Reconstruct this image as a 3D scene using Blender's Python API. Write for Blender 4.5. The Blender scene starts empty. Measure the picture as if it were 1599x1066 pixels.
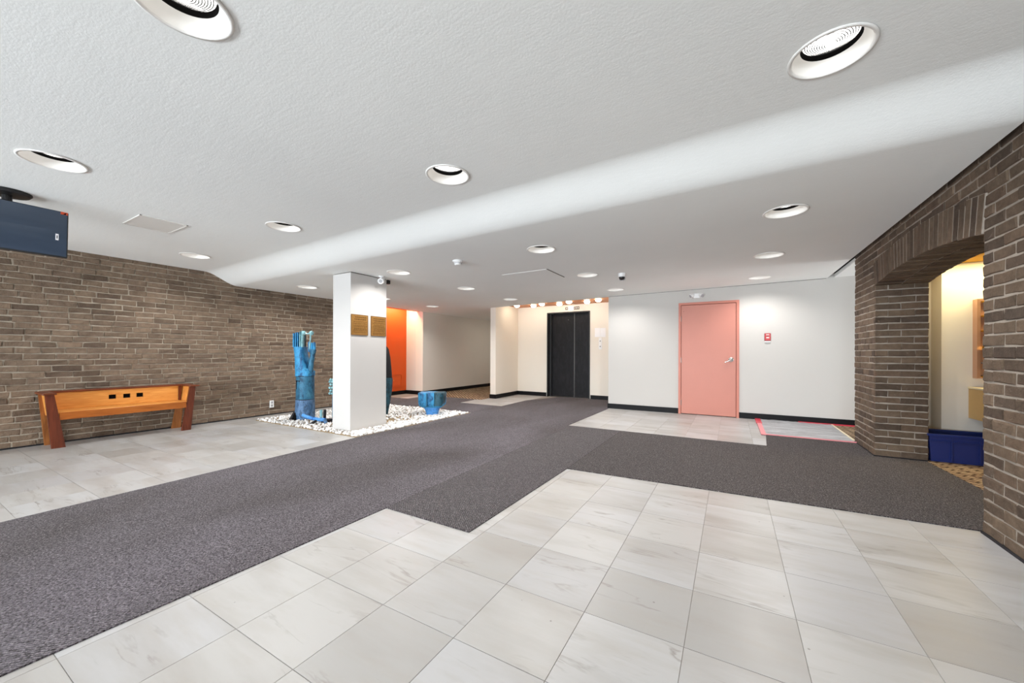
import bpy, bmesh, math, random
from mathutils import Vector, Matrix
from mathutils.geometry import delaunay_2d_cdt

random.seed(7)
SC = bpy.context.scene
COL = SC.collection
U = 0.9                     # the plan below is drawn in tile units; everything is brought to metres at the end
rad = math.radians

# ---------------------------------------------------------------- camera, world, light, exposure
CAM_H = 1.287
cd = bpy.data.cameras.new('camera')
cam = bpy.data.objects.new('camera', cd)
COL.objects.link(cam)
yaw, pit, rol = 0.5127, 0.0009, 0.0035
f = Vector((-math.sin(yaw) * math.cos(pit), math.cos(yaw) * math.cos(pit), math.sin(pit)))
r = Vector((math.cos(yaw), math.sin(yaw), 0))
u = r.cross(f)
r2 = r * math.cos(rol) + u * math.sin(rol)
u2 = -r * math.sin(rol) + u * math.cos(rol)
cam.matrix_world = Matrix(((r2.x, u2.x, -f.x, 0), (r2.y, u2.y, -f.y, 0), (r2.z, u2.z, -f.z, CAM_H), (0, 0, 0, 1)))
cd.sensor_width = 36
cd.lens = 36 * 590.55 / 1599
cd.shift_x = -10.3 / 1599
cd.shift_y = 18.1 / 1599
cd.clip_start = 0.02
SC.camera = cam

SC.view_settings.view_transform = 'Standard'
SC.view_settings.look = 'None'
SC.view_settings.gamma = 1
SC.view_settings.use_curve_mapping = False
SC.view_settings.exposure = 0.46

W = bpy.data.worlds.new('daylight')
SC.world = W
W.use_nodes = True
W.node_tree.nodes['Background'].inputs[0].default_value = (0.80, 0.90, 1.0, 1)
W.node_tree.nodes['Background'].inputs[1].default_value = 1.2

SC.cycles.use_denoising = True
SC.cycles.max_bounces = 10
SC.cycles.diffuse_bounces = 7


def area(name, loc, rot, sx, sy, power, col, spread=180):
    l = bpy.data.lights.new(name, 'AREA')
    l.shape = 'RECTANGLE'
    l.size, l.size_y = sx, sy
    l.energy, l.color = power, col
    o = bpy.data.objects.new(name, l)
    COL.objects.link(o)
    l.spread = rad(spread)
    o.location, o.rotation_euler = loc, rot
    return o


# daylight through the glazed entrance front behind the photographer
area('entrance_daylight', (-3.3, -7.75, 0.70), (rad(116), 0, 0), 9.2, 1.2, 700, (0.87, 0.945, 1.0), 170)
# unseen fill lights added to brighten low ceiling and hall: side passage, corridor
area('passage_fill', (4.9, 8.05, 0.8), (rad(120), 0, rad(90)), 1.3, 1.2, 45, (0.87, 0.945, 1.0), 170)
area('corridor_fill', (-6.5, 11.8, 2.5), (0, 0, 0), 0.9, 1.2, 7, (1.0, 0.93, 0.84), 180)
# wall washer in the mail room, cove lamp in the orange alcove
area('mail_room_lamp', (3.3, 6.62, 2.43), (rad(4), 0, 0), 2.2, 0.10, 24, (1.0, 0.82, 0.40))
area('alcove_cove_lamp', (-8.66, 7.95, 2.70), (0, rad(20), 0), 0.12, 1.3, 17, (1.0, 0.78, 0.48))


# ---------------------------------------------------------------- materials
class N:
    """short-hand for building a node material"""
    def __init__(self, name, rough=0.6, spec=0.5, metal=0.0):
        self.m = bpy.data.materials.new(name)
        self.m.use_nodes = True
        self.t = self.m.node_tree
        self.b = self.t.nodes['Principled BSDF']
        self.set('Roughness', rough)
        self.set('Specular IOR Level', spec)
        self.set('Metallic', metal)

    def set(self, k, v):
        self.b.inputs[k].default_value = v

    def n(self, kind, **kw):
        x = self.t.nodes.new(kind)
        for k, v in kw.items():
            if k.startswith('i_'):
                k = k[2:]
                x.inputs[int(k) if k.isdigit() else k.replace('_', ' ')].default_value = v
            else:
                setattr(x, k, v)
        return x

    def l(self, a, b):
        self.t.links.new(a, b)

    def pos(self):
        return self.n('ShaderNodeNewGeometry').outputs['Position']

    def rnd(self):
        g = self.n('ShaderNodeNewGeometry').outputs['Random Per Island']
        o = self.n('ShaderNodeObjectInfo').outputs['Random']
        return self.math('FRACT', self.math('ADD', g, o))

    def math(self, op, a, b=None):
        x = self.n('ShaderNodeMath', operation=op)
        for i, v in enumerate((a, b)):
            if v is None:
                continue
            if isinstance(v, (int, float)):
                x.inputs[i].default_value = v
            else:
                self.l(v, x.inputs[i])
        return x.outputs[0]

    def noise(self, vec, scale, detail=4, rough=0.55, dist=0.0):
        x = self.n('ShaderNodeTexNoise')
        x.inputs['Scale'].default_value = scale
        x.inputs['Detail'].default_value = detail
        x.inputs['Roughness'].default_value = rough
        x.inputs['Distortion'].default_value = dist
        if vec is not None:
            self.l(vec, x.inputs['Vector'])
        return x.outputs['Fac']

    def mapping(self, vec, scale=(1, 1, 1), rot=(0, 0, 0), loc=None):
        x = self.n('ShaderNodeMapping')
        x.inputs['Scale'].default_value = scale
        x.inputs['Rotation'].default_value = rot
        self.l(vec, x.inputs['Vector'])
        if loc is not None:
            c = self.n('ShaderNodeCombineXYZ')
            for i in range(3):
                self.l(loc, c.inputs[i])
            self.l(c.outputs[0], x.inputs['Location'])
        return x.outputs[0]

    def ramp(self, fac, stops):
        x = self.n('ShaderNodeValToRGB')
        e = x.color_ramp.elements
        while len(e) < len(stops):
            e.new(0.5)
        for el, (p, c) in zip(e, stops):
            el.position = p
            el.color = (*c, 1) if len(c) == 3 else c
        self.l(fac, x.inputs[0])
        return x.outputs[0]

    def mix(self, fac, a, b, mode='MIX'):
        x = self.n('ShaderNodeMix', data_type='RGBA', blend_type=mode)
        for i, v in ((0, fac), (6, a), (7, b)):
            if isinstance(v, (int, float)):
                x.inputs[i].default_value = v
            elif isinstance(v, tuple):
                x.inputs[i].default_value = (*v, 1)
            else:
                self.l(v, x.inputs[i])
        return x.outputs[2]

    def color(self, c):
        if isinstance(c, tuple):
            self.set('Base Color', (*c, 1))
        else:
            self.l(c, self.b.inputs['Base Color'])

    def bump(self, h, strength=0.3, dist=0.01):
        x = self.n('ShaderNodeBump')
        x.inputs['Strength'].default_value = strength
        x.inputs['Distance'].default_value = dist
        self.l(h, x.inputs['Height'])
        self.l(x.outputs[0], self.b.inputs['Normal'])

    def emit(self, c, s):
        self.set('Emission Color', (*c, 1))
        self.set('Emission Strength', s)


def g3(v):
    return (v, v, v)


def srgb(r_, g_, b_):
    return tuple(((c / 255 + 0.055) / 1.055) ** 2.4 if c > 10 else c / 3295 for c in (r_, g_, b_))


M = {}


def plain(key, c, rough=0.6, spec=0.4, metal=0.0, var=0.06, scale=6, bump=0.0, bscale=60):
    n = N(key, rough, spec, metal)
    p = n.pos()
    k = n.noise(p, scale, 5)
    n.color(n.mix(k, tuple(max(0, x * (1 - var)) for x in c), tuple(min(1, x * (1 + var)) for x in c)))
    if bump:
        n.bump(n.noise(p, bscale, 3), bump, 0.004)
    M[key] = n.m
    return n.m


def mat_brick(key, ramp, dirt=0.5):
    n = N(key, 0.85, 0.25)
    p = n.pos()
    c = n.ramp(n.rnd(), ramp)
    k = n.noise(p, 14, 7, 0.65, 0.4)
    c = n.mix(n.ramp(k, [(0.30, g3(0.55)), (0.72, g3(1.25))]), g3(0.0), c, 'MIX') if False else n.mix(1.0, c, n.ramp(k, [(0.28, g3(0.58)), (0.75, g3(1.0))]), 'MULTIPLY')
    sm = n.ramp(n.noise(p, 34, 6, 0.7, 1.0), [(0.60, g3(0.0)), (0.74, g3(1.0))])
    c = n.mix(n.math('MULTIPLY', sm, dirt), c, srgb(158, 146, 134))
    bigp = n.ramp(n.noise(p, 1.6, 4, 0.6), [(0.30, g3(0.78)), (0.65, g3(1.0))])
    c = n.mix(1.0, c, bigp, 'MULTIPLY')
    n.color(c)
    n.bump(n.math('ADD', n.noise(p, 60, 6, 0.7), n.math('MULTIPLY', n.noise(p, 18, 4, 0.6, 0.6), 1.2)), 0.75, 0.014)
    M[key] = n.m


mat_brick('brick_left', [(0.0, srgb(110, 92, 78)), (0.15, srgb(136, 116, 98)), (0.5, srgb(152, 130, 110)), (0.85, srgb(143, 122, 104)), (1.0, srgb(128, 108, 92))], 0.7)
mat_brick('brick_right', [(0.0, srgb(94, 79, 68)), (0.3, srgb(118, 100, 84)), (0.6, srgb(132, 113, 95)), (0.85, srgb(124, 103, 86)), (1.0, srgb(102, 88, 77))], 0.45)
for key, c in (('mortar_left', srgb(182, 170, 154)), ('mortar_right', srgb(172, 162, 151))):
    n = N(key, 0.95, 0.1)
    p = n.pos()
    n.color(n.mix(n.noise(p, 20, 6), tuple(x * 0.75 for x in c), tuple(x * 1.15 for x in c)))
    n.bump(n.noise(p, 70, 6, 0.7), 0.8, 0.012)
    M[key] = n.m

# ceiling plaster: fine sprayed stucco
n = N('ceiling_plaster', 0.9, 0.15)
p = n.pos()
n.color(n.mix(n.noise(p, 1.3, 4), srgb(236, 237, 235), srgb(243, 244, 242)))
hh = n.math('ADD', n.noise(p, 90, 3, 0.6), n.math('MULTIPLY', n.noise(n.mapping(p, (5, 22, 5)), 1.6, 5), 0.9))
n.bump(hh, 0.17, 0.006)
M['ceiling_plaster'] = n.m

# marble floor tile, each tile with its own cast and veins
n = N('marble', 0.30, 0.45)
p = n.pos()
q = n.rnd()
off = n.math('MULTIPLY', q, 37.0)
v = n.mapping(p, (0.55, 2.6, 1.0), (0, 0, 0.12), off)
base = n.ramp(q, [(0.0, srgb(170, 169, 170)), (0.25, srgb(181, 181, 182)), (0.50, srgb(173, 171, 169)), (0.70, srgb(180, 179, 178)), (0.80, srgb(168, 166, 164)), (0.90, srgb(160, 158, 156)), (1.0, srgb(178, 177, 177))])
cl = n.noise(v, 1.5, 5, 0.55, 0.15)
base = n.mix(n.ramp(cl, [(0.45, g3(0.0)), (0.72, g3(0.85))]), base, srgb(152, 147, 142))
base = n.mix(n.ramp(n.noise(v, 5.5, 5, 0.6, 0.2), [(0.50, g3(0.0)), (0.80, g3(0.45))]), base, srgb(160, 154, 146))
vn = n.noise(n.mapping(p, (0.8, 4.6, 1.0), (0, 0, 0.22), off), 1.4, 5, 0.55, 0.5)
line = n.ramp(vn, [(0.475, g3(0.0)), (0.50, g3(1.0)), (0.515, g3(0.0))])
msk = n.ramp(n.noise(n.mapping(p, (1, 1.6, 1), (0, 0, 0), off), 2.0, 4), [(0.52, g3(0.0)), (0.68, g3(0.8))])
base = n.mix(n.math('MULTIPLY', line, msk), base, srgb(120, 112, 105))
vo_ = n.n('ShaderNodeTexVoronoi')
vo_.inputs['Scale'].default_value = 5.0
n.l(p, vo_.inputs['Vector'])
base = n.mix(n.ramp(vo_.outputs['Distance'], [(0.018, g3(0.6)), (0.030, g3(0.0))]), base, srgb(92, 84, 78))
n.color(base)
n.l(n.ramp(n.noise(p, 3, 4), [(0.3, g3(0.31)), (0.7, g3(0.42))]), n.b.inputs['Roughness'])
M['marble'] = n.m
plain('grout', srgb(150, 145, 140), 0.8, 0.2, var=0.08, scale=12)


def mat_carpet(key, dark, light, wave_rot):
    n = N(key, 0.95, 0.12)
    p = n.pos()
    big = n.noise(n.mapping(p, (1.0, 0.42, 1)), 0.9, 3, 0.5, 0.5)
    c = n.mix(n.ramp(big, [(0.32, g3(0.0)), (0.66, g3(1.0))]), dark, light)
    fl = n.noise(n.mapping(p, (1, 1, 1), (0, 0, wave_rot)), 125, 3, 0.75)
    c = n.mix(n.ramp(fl, [(0.48, g3(0.0)), (0.64, g3(0.85))]), c, srgb(184, 176, 180))
    c = n.mix(n.ramp(n.noise(p, 105, 3, 0.75), [(0.38, g3(0.95)), (0.55, g3(0.0))]), c, tuple(x * 0.22 for x in dark))
    w = n.n('ShaderNodeTexWave', wave_type='BANDS', bands_direction='X')
    w.inputs['Scale'].default_value = 24
    w.inputs['Distortion'].default_value = 1.5
    w.inputs['Detail'].default_value = 2
    n.l(n.mapping(p, (1, 1, 1), (0, 0, wave_rot)), w.inputs['Vector'])
    md = n.noise(n.mapping(p, (1, 1, 1), (0, 0, wave_rot)), 52, 3, 0.7)
    c = n.mix(1.0, c, n.ramp(md, [(0.36, g3(0.62)), (0.64, g3(1.0))]), 'MULTIPLY')
    c = n.mix(1.0, c, n.ramp(w.outputs['Fac'], [(0.2, g3(0.55)), (0.75, g3(1.0))]), 'MULTIPLY')
    n.color(c)
    h = n.math('ADD', n.math('MULTIPLY', w.outputs['Fac'], 0.8), fl)
    n.bump(h, 0.8, 0.006)
    n.set('Sheen Weight', 0.12)
    M[key] = n.m


mat_carpet('carpet_walk', srgb(72, 61, 62), srgb(128, 120, 130), 0.78)
mat_carpet('carpet_mat', srgb(74, 66, 68), srgb(98, 90, 94), 2.3)
mat_carpet('carpet_branch', srgb(66, 57, 56), srgb(86, 77, 75), 1.4)

# patterned corridor carpet: tan ground with small dark brown geometric figures
n = N('carpet_figured', 0.95, 0.1)
p = n.pos()
br = n.n('ShaderNodeTexBrick')
for k, v in (('Scale', 6.0), ('Mortar Size', 0.06), ('Brick Width', 0.9), ('Row Height', 0.42)):
    br.inputs[k].default_value = v
br.inputs['Color1'].default_value = (*srgb(190, 168, 138), 1)
br.inputs['Color2'].default_value = (*srgb(150, 126, 102), 1)
br.inputs['Mortar'].default_value = (*srgb(48, 36, 32), 1)
n.l(n.mapping(p, (1, 1, 1), (0, 0, 0.785)), br.inputs['Vector'])
ck = n.n('ShaderNodeTexVoronoi')
ck.inputs['Scale'].default_value = 15
n.l(p, ck.inputs['Vector'])
c = n.mix(n.ramp(ck.outputs['Distance'], [(0.22, g3(0.85)), (0.30, g3(0.0))]), br.outputs['Color'], srgb(70, 50, 42))
n.color(n.mix(n.math('MULTIPLY', n.noise(p, 120, 2), 0.5), c, srgb(120, 96, 76)))
n.bump(n.noise(p, 200, 2), 0.5, 0.004)
M['carpet_figured'] = n.m

plain('wall_white', srgb(216, 212, 206), 0.75, 0.25, var=0.012, scale=2, bump=0.08, bscale=120)
plain('column_paint', srgb(206, 204, 202), 0.75, 0.25, var=0.012, scale=2)
plain('wall_back', srgb(198, 195, 191), 0.75, 0.25, var=0.012, scale=2, bump=0.08, bscale=120)
plain('wall_cream', srgb(236, 229, 218), 0.75, 0.25, var=0.012, scale=2, bump=0.08, bscale=120)
plain('wall_greige', srgb(224, 218, 209), 0.8, 0.2, var=0.02, scale=2)
plain('paint_orange', srgb(206, 82, 18), 0.5, 0.4, var=0.04, scale=3)
plain('baseboard_black', srgb(14, 14, 17), 0.5, 0.2, var=0.2)
plain('door_paint', srgb(196, 128, 112), 0.42, 0.4, var=0.05, scale=2.2)
plain('frame_paint', srgb(196, 122, 104), 0.42, 0.4, var=0.05, scale=4)
plain('metal_white', srgb(236, 234, 230), 0.35, 0.5, var=0.02)
plain('plastic_white', srgb(236, 236, 236), 0.4, 0.5, var=0.02)
plain('plastic_grey', srgb(170, 170, 174), 0.5, 0.4, var=0.04)
plain('black_metal', srgb(26, 26, 28), 0.45, 0.5, var=0.2)
plain('black_gap', srgb(12, 11, 11), 0.9, 0.1, var=0.1)
plain('steel', srgb(215, 215, 212), 0.22, 0.5, metal=0.9, var=0.03)
plain('steel_dark', srgb(120, 116, 112), 0.35, 0.5, metal=0.8, var=0.08)
plain('ceiling_mustard', srgb(206, 160, 58), 0.8, 0.2, var=0.03)
plain('soffit_wood', srgb(196, 128, 86), 0.5, 0.4, var=0.18, scale=5)
plain('alarm_red', srgb(190, 58, 62), 0.4, 0.5, var=0.05)
plain('alarm_dark', srgb(110, 24, 30), 0.5, 0.4, var=0.05)
plain('label_pink', srgb(240, 214, 212), 0.5, 0.4, var=0.02)
plain('paper_white', srgb(244, 244, 247), 0.7, 0.2, var=0.01)
plain('bin_blue', srgb(28, 44, 108), 0.42, 0.5, var=0.08)
plain('counter_wood', srgb(206, 170, 112), 0.5, 0.4, var=0.08, scale=9)
plain('counter_top', srgb(232, 220, 190), 0.4, 0.4, var=0.03)
plain('brass', srgb(220, 172, 78), 0.3, 0.5, metal=0.85, var=0.08)
plain('copper_panel', srgb(206, 160, 132), 0.3, 0.5, metal=0.5, var=0.08)
plain('tape_red', srgb(206, 58, 76), 0.4, 0.5, var=0.08)
plain('tape_pink', srgb(226, 140, 146), 0.4, 0.5, var=0.06)
plain('sticker_orange', srgb(206, 78, 40), 0.4, 0.5, var=0.08)
plain('plaque_letters', srgb(116, 82, 40), 0.5, 0.4, metal=0.3, var=0.15, scale=40)
plain('gravel_soil', srgb(150, 132, 106), 0.95, 0.1, var=0.3, scale=22)
plain('ind_brown', srgb(104, 88, 66), 0.4, 0.5, var=0.06)

n = N('elevator_black', 0.5, 0.25)
p = n.pos()
k = n.noise(n.mapping(p, (1, 1, 0.35)), 14, 8, 0.7, 0.5)
n.color(n.mix(n.ramp(k, [(0.45, g3(0.0)), (0.8, g3(0.6))]), srgb(18, 17, 20), srgb(48, 46, 52)))
n.bump(n.noise(p, 240, 2), 0.3, 0.002)
M['elevator_black'] = n.m

n = N('plaque_bronze', 0.42, 0.5, 0.55)
p = n.pos()
n.color(n.mix(n.noise(p, 30, 5), srgb(150, 108, 54), srgb(196, 148, 82)))
M['plaque_bronze'] = n.m


def mat_wood(key, a, b, rough=0.34, scl=(1.2, 14, 14)):
    n = N(key, rough, 0.45)
    p = n.pos()
    v = n.mapping(p, scl)
    g = n.noise(v, 2.2, 7, 0.62, 1.2)
    n.color(n.mix(n.ramp(g, [(0.3, g3(0.0)), (0.72, g3(1.0))]), a, b))
    M[key] = n.m


mat_wood('wood_honey', srgb(206, 128, 52), srgb(236, 172, 92), 0.34, (14, 1.2, 14))
mat_wood('wood_apron', srgb(138, 70, 22), srgb(182, 104, 40), 0.32, (14, 1.2, 14))
mat_wood('wood_red', srgb(64, 26, 14), srgb(118, 54, 30), 0.36, (14, 14, 1.2))
mat_wood('wood_rail', srgb(78, 34, 18), srgb(136, 68, 34), 0.36, (14, 1.2, 14))
mat_wood('wood_leg', srgb(118, 66, 30), srgb(168, 106, 54), 0.4, (14, 14, 1.2))


def mat_patina(key, a, b, c, s=7):
    n = N(key, 0.5, 0.45, 0.15)
    p = n.pos()
    k = n.noise(n.mapping(p, (1.2, 1.2, 0.7)), s, 8, 0.7, 1.2)
    col = n.ramp(k, [(0.30, tuple(x * 0.45 for x in a)), (0.42, a), (0.52, b), (0.60, b), (0.72, c)])
    dk = n.ramp(n.noise(n.mapping(p, (2, 2, 0.8)), s * 1.6, 7, 0.75, 1.0), [(0.52, g3(0.0)), (0.66, g3(0.85))])
    n.color(n.mix(dk, col, tuple(x * 0.28 for x in a)))
    n.bump(n.noise(p, 40, 6, 0.7), 0.45, 0.012)
    M[key] = n.m


mat_patina('patina_bright', srgb(34, 96, 146), srgb(54, 146, 196), srgb(126, 198, 220))
mat_patina('patina_deep', srgb(28, 76, 106), srgb(56, 116, 148), srgb(92, 156, 182))
mat_patina('patina_violet', srgb(46, 84, 120), srgb(88, 122, 160), srgb(134, 140, 164))
mat_patina('patina_dark', srgb(20, 46, 56), srgb(38, 82, 98), srgb(60, 122, 142))
mat_patina('patina_pale', srgb(96, 148, 160), srgb(150, 200, 208), srgb(206, 224, 216))
mat_patina('patina_azure', srgb(52, 122, 202), srgb(86, 156, 226), srgb(136, 190, 236))
plain('iron_dark', srgb(30, 30, 34), 0.55, 0.4, metal=0.3, var=0.3, scale=30)

n = N('pebble', 0.6, 0.35)
n.color(n.ramp(n.rnd(), [(0.0, srgb(252, 252, 252)), (0.55, srgb(240, 240, 240)), (0.8, srgb(216, 213, 210)), (0.93, srgb(172, 167, 162)), (1.0, srgb(120, 113, 106))]))
n.bump(n.noise(n.pos(), 90, 3), 0.2, 0.004)
M['pebble'] = n.m

n = N('lens_glow', 0.4)
n.color((1, 1, 1))
n.emit((1.0, 0.97, 0.92), 2.8)
M['lens_glow'] = n.m
n = N('bulb_glow', 0.4)
n.color((1, 1, 1))
n.emit((1.0, 0.90, 0.72), 22)
M['bulb_glow'] = n.m
n = N('indicator_glow', 0.4)
n.color((1, 1, 1))
n.emit((1.0, 0.92, 0.72), 2.2)
M['indicator_glow'] = n.m
n = N('digit_glow', 0.4)
n.color((1, 1, 1))
n.emit((1.0, 0.86, 0.72), 0.7)
M['digit_glow'] = n.m

# the hanging screen: dark glossy panel under its transit film
n = N('screen_film', 0.14, 0.6)
p = n.pos()
n.color(n.mix(n.noise(n.mapping(p, (1, 0.4, 4)), 1.6, 2), srgb(44, 56, 74), srgb(72, 86, 104)))
n.bump(n.noise(n.mapping(p, (1, 1.2, 5)), 1.6, 2, 0.4, 0.4), 0.12, 0.02)
M['screen_film'] = n.m

# clear plastic floor film, wrinkled
n = N('floor_film', 0.28, 0.5)
p = n.pos()
wr = n.noise(n.mapping(p, (1.2, 14, 1)), 2.2, 6, 0.6, 0.8)
n.color(n.mix(n.ramp(wr, [(0.42, g3(0.0)), (0.62, g3(1.0))]), srgb(158, 158, 162), srgb(224, 226, 230)))
n.set('Alpha', 0.82)
n.bump(wr, 0.6, 0.03)
M['floor_film'] = n.m


# ---------------------------------------------------------------- mesh helpers
def world_loc(o):
    v = Vector((0, 0, 0))
    while o is not None:
        v += o.location
        o = o.parent
    return v


def finish(name, me, parent=None, origin=None):
    o = bpy.data.objects.new(name, me)
    COL.objects.link(o)
    base = Vector(origin) if origin is not None else (world_loc(parent) if parent else Vector((0, 0, 0)))
    if base.length > 0:
        me.transform(Matrix.Translation(-base))
    if origin is not None:
        o.location = base - (world_loc(parent) if parent else Vector((0, 0, 0)))
    if parent:
        o.parent = parent
    return o


def ob(name, bm, mat, parent=None, origin=None, smooth=False, kind=None):
    bmesh.ops.recalc_face_normals(bm, faces=bm.faces)
    me = bpy.data.meshes.new(name)
    bm.to_mesh(me)
    bm.free()
    for mm in (mat if isinstance(mat, (list, tuple)) else [mat]):
        me.materials.append(M[mm])
    if smooth:
        me.shade_smooth()
        if smooth != 'all':
            try:
                me.set_sharp_from_angle(angle=rad(38))
            except Exception:
                pass
    o = finish(name, me, parent, origin)
    if kind:
        o['kind'] = kind
    return o


def empty(name, loc, label=None, cat=None, group=None, kind=None):
    o = bpy.data.objects.new(name, None)
    COL.objects.link(o)
    o.location = loc
    return tag(o, label, cat, group, kind)


def tag(o, label=None, cat=None, group=None, kind=None):
    for k, v in (('label', label), ('category', cat), ('group', group), ('kind', kind)):
        if v:
            o[k] = v
    return o


def copy_tree(o, parent=None):
    c = o.copy()
    COL.objects.link(c)
    c.parent = parent
    for ch in list(o.children):
        copy_tree(ch, c)
    return c


def box(bm, x0, x1, y0, y1, z0, z1, bevel=0.0, mi=0):
    vs = [bm.verts.new((x, y, z)) for x in (x0, x1) for y in (y0, y1) for z in (z0, z1)]
    fs = []
    for q in ((0, 1, 3, 2), (4, 6, 7, 5), (0, 4, 5, 1), (2, 3, 7, 6), (0, 2, 6, 4), (1, 5, 7, 3)):
        fc = bm.faces.new([vs[i] for i in q])
        fc.material_index = mi
        fs.append(fc)
    if bevel:
        bmesh.ops.recalc_face_normals(bm, faces=fs)
        es = list({e for fc in fs for e in fc.edges})
        bmesh.ops.bevel(bm, geom=es, offset=bevel, segments=1, affect='EDGES', material=mi)
    return bm


def B(x0, x1, y0, y1, z0, z1, bevel=0.0):
    return box(bmesh.new(), x0, x1, y0, y1, z0, z1, bevel)


def prism(bm, pts, lo, hi, axis='z'):
    """polygon pts extruded from lo to hi along axis; pts are the two other coordinates in order"""
    def mk(p, t):
        a, b = p
        return {'z': (a, b, t), 'x': (t, a, b), 'y': (a, t, b)}[axis]
    a = [bm.verts.new(mk(p, lo)) for p in pts]
    b = [bm.verts.new(mk(p, hi)) for p in pts]
    bm.faces.new(a)
    bm.faces.new(b)
    k = len(pts)
    for i in range(k):
        bm.faces.new((a[i], a[(i + 1) % k], b[(i + 1) % k], b[i]))
    return bm


def lathe(bm, prof, seg=32, center=(0, 0, 0), axis='z', caps=True, phase=0.0):
    rings = []
    cx, cy, cz = center
    for rr, zz in prof:
        ring = []
        for i in range(seg):
            a = 2 * math.pi * i / seg + phase
            c, s = rr * math.cos(a), rr * math.sin(a)
            co = {'z': (cx + c, cy + s, cz + zz), 'y': (cx + c, cy + zz, cz + s), 'x': (cx + zz, cy + c, cz + s)}[axis]
            ring.append(bm.verts.new(co))
        rings.append(ring)
    for a, b in zip(rings, rings[1:]):
        for i in range(seg):
            bm.faces.new((a[i], a[(i + 1) % seg], b[(i + 1) % seg], b[i]))
    if caps:
        bm.faces.new(rings[0])
        bm.faces.new(rings[-1])
    return bm


def tube(bm, pts, radii, seg=10):
    pts = [Vector(p) for p in pts]
    if isinstance(radii, (int, float)):
        radii = [radii] * len(pts)
    rings = []
    up = None
    for i, p in enumerate(pts):
        d = (pts[min(i + 1, len(pts) - 1)] - pts[max(i - 1, 0)]).normalized()
        ref = Vector((0, 0, 1)) if abs(d.z) < 0.9 else Vector((1, 0, 0))
        a = d.cross(ref).normalized()
        b = d.cross(a).normalized()
        rings.append([bm.verts.new(p + (a * math.cos(2 * math.pi * k / seg) + b * math.sin(2 * math.pi * k / seg)) * radii[i]) for k in range(seg)])
    for a, b in zip(rings, rings[1:]):
        for k in range(seg):
            bm.faces.new((a[k], a[(k + 1) % seg], b[(k + 1) % seg], b[k]))
    bm.faces.new(rings[0])
    bm.faces.new(rings[-1])
    return bm


def quad_board(bm, c0, c1, w0, w1, t, wdir, tdir):
    """a tapering board from c0 to c1, half widths w0/w1 along wdir, half thickness t along tdir"""
    c0, c1, wdir, tdir = Vector(c0), Vector(c1), Vector(wdir), Vector(tdir)
    vs = []
    for c, w in ((c0, w0), (c1, w1)):
        for a, b in ((-1, -1), (1, -1), (1, 1), (-1, 1)):
            vs.append(bm.verts.new(c + wdir * (a * w) + tdir * (b * t)))
    bm.faces.new(vs[:4])
    bm.faces.new(vs[4:])
    for i in range(4):
        j = (i + 1) % 4
        bm.faces.new((vs[i], vs[j], vs[j + 4], vs[i + 4]))
    return bm


def structure(name, bm, mat, parent=None, smooth=False, label=None):
    o = ob(name, bm, mat, parent, smooth=smooth)
    if parent is None:
        tag(o, label, None, None, 'structure')
    return o


# ---------------------------------------------------------------- floor slab, marble tiles
XL, XR = -8.3, 1.585
floor = structure('floor', B(-9.2, 5.2, -8.1, 14.2, -0.15, -0.003), 'grout', label='pale marble tile floor of the lobby')
T = 0.457
GX = -0.179
tile_cache = {}


def tile(x0, x1, y0, y1, g=0.0011):
    w, h = round(x1 - x0 - 2 * g, 4), round(y1 - y0 - 2 * g, 4)
    if w < 0.02 or h < 0.02:
        return
    key = (w, h)
    if key not in tile_cache:
        bm = bmesh.new()
        c = 0.0009
        t = [bm.verts.new((sx * (w / 2 - c), sy * (h / 2 - c), 0)) for sx, sy in ((-1, -1), (1, -1), (1, 1), (-1, 1))]
        m_ = [bm.verts.new((sx * w / 2, sy * h / 2, -c)) for sx, sy in ((-1, -1), (1, -1), (1, 1), (-1, 1))]
        d = [bm.verts.new((sx * w / 2, sy * h / 2, -0.012)) for sx, sy in ((-1, -1), (1, -1), (1, 1), (-1, 1))]
        bm.faces.new(t)
        for a, b in ((m_, t), (d, m_)):
            for i in range(4):
                bm.faces.new((a[i], a[(i + 1) % 4], b[(i + 1) % 4], b[i]))
        me = bpy.data.meshes.new('tile')
        bm.to_mesh(me)
        bm.free()
        me.materials.append(M['marble'])
        tile_cache[key] = me
    o = bpy.data.objects.new('tile', tile_cache[key])
    COL.objects.link(o)
    o.parent = floor
    o.location = ((x0 + x1) / 2, (y0 + y1) / 2, 0)


def inside(rc, zones):
    x0, x1, y0, y1 = rc
    for a0, a1, b0, b1 in zones:
        if x0 >= a0 - 1e-6 and x1 <= a1 + 1e-6 and y0 >= b0 - 1e-6 and y1 <= b1 + 1e-6:
            return True
    return False


COVERED = [(-4.86, -2.5, -8.0, 10.4), (-2.5, -1.64, 2.22, 6.3), (-1.64, 2.06, 4.07, 6.3), (0.47, 2.06, 6.2, 7.2)]


def lay(x0, x1, y0, y1, oy):
    i0, i1 = math.floor((x0 - GX) / T), math.ceil((x1 - GX) / T)
    j0, j1 = math.floor((y0 - oy) / T), math.ceil((y1 - oy) / T)
    for i in range(i0, i1):
        for j in range(j0, j1):
            a0, a1 = max(x0, GX + i * T), min(x1, GX + (i + 1) * T)
            b0, b1 = max(y0, oy + j * T), min(y1, oy + (j + 1) * T)
            if a1 - a0 < 0.03 or b1 - b0 < 0.03 or inside((a0, a1, b0, b1), COVERED):
                continue
            tile(a0, a1, b0, b1)


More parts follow.
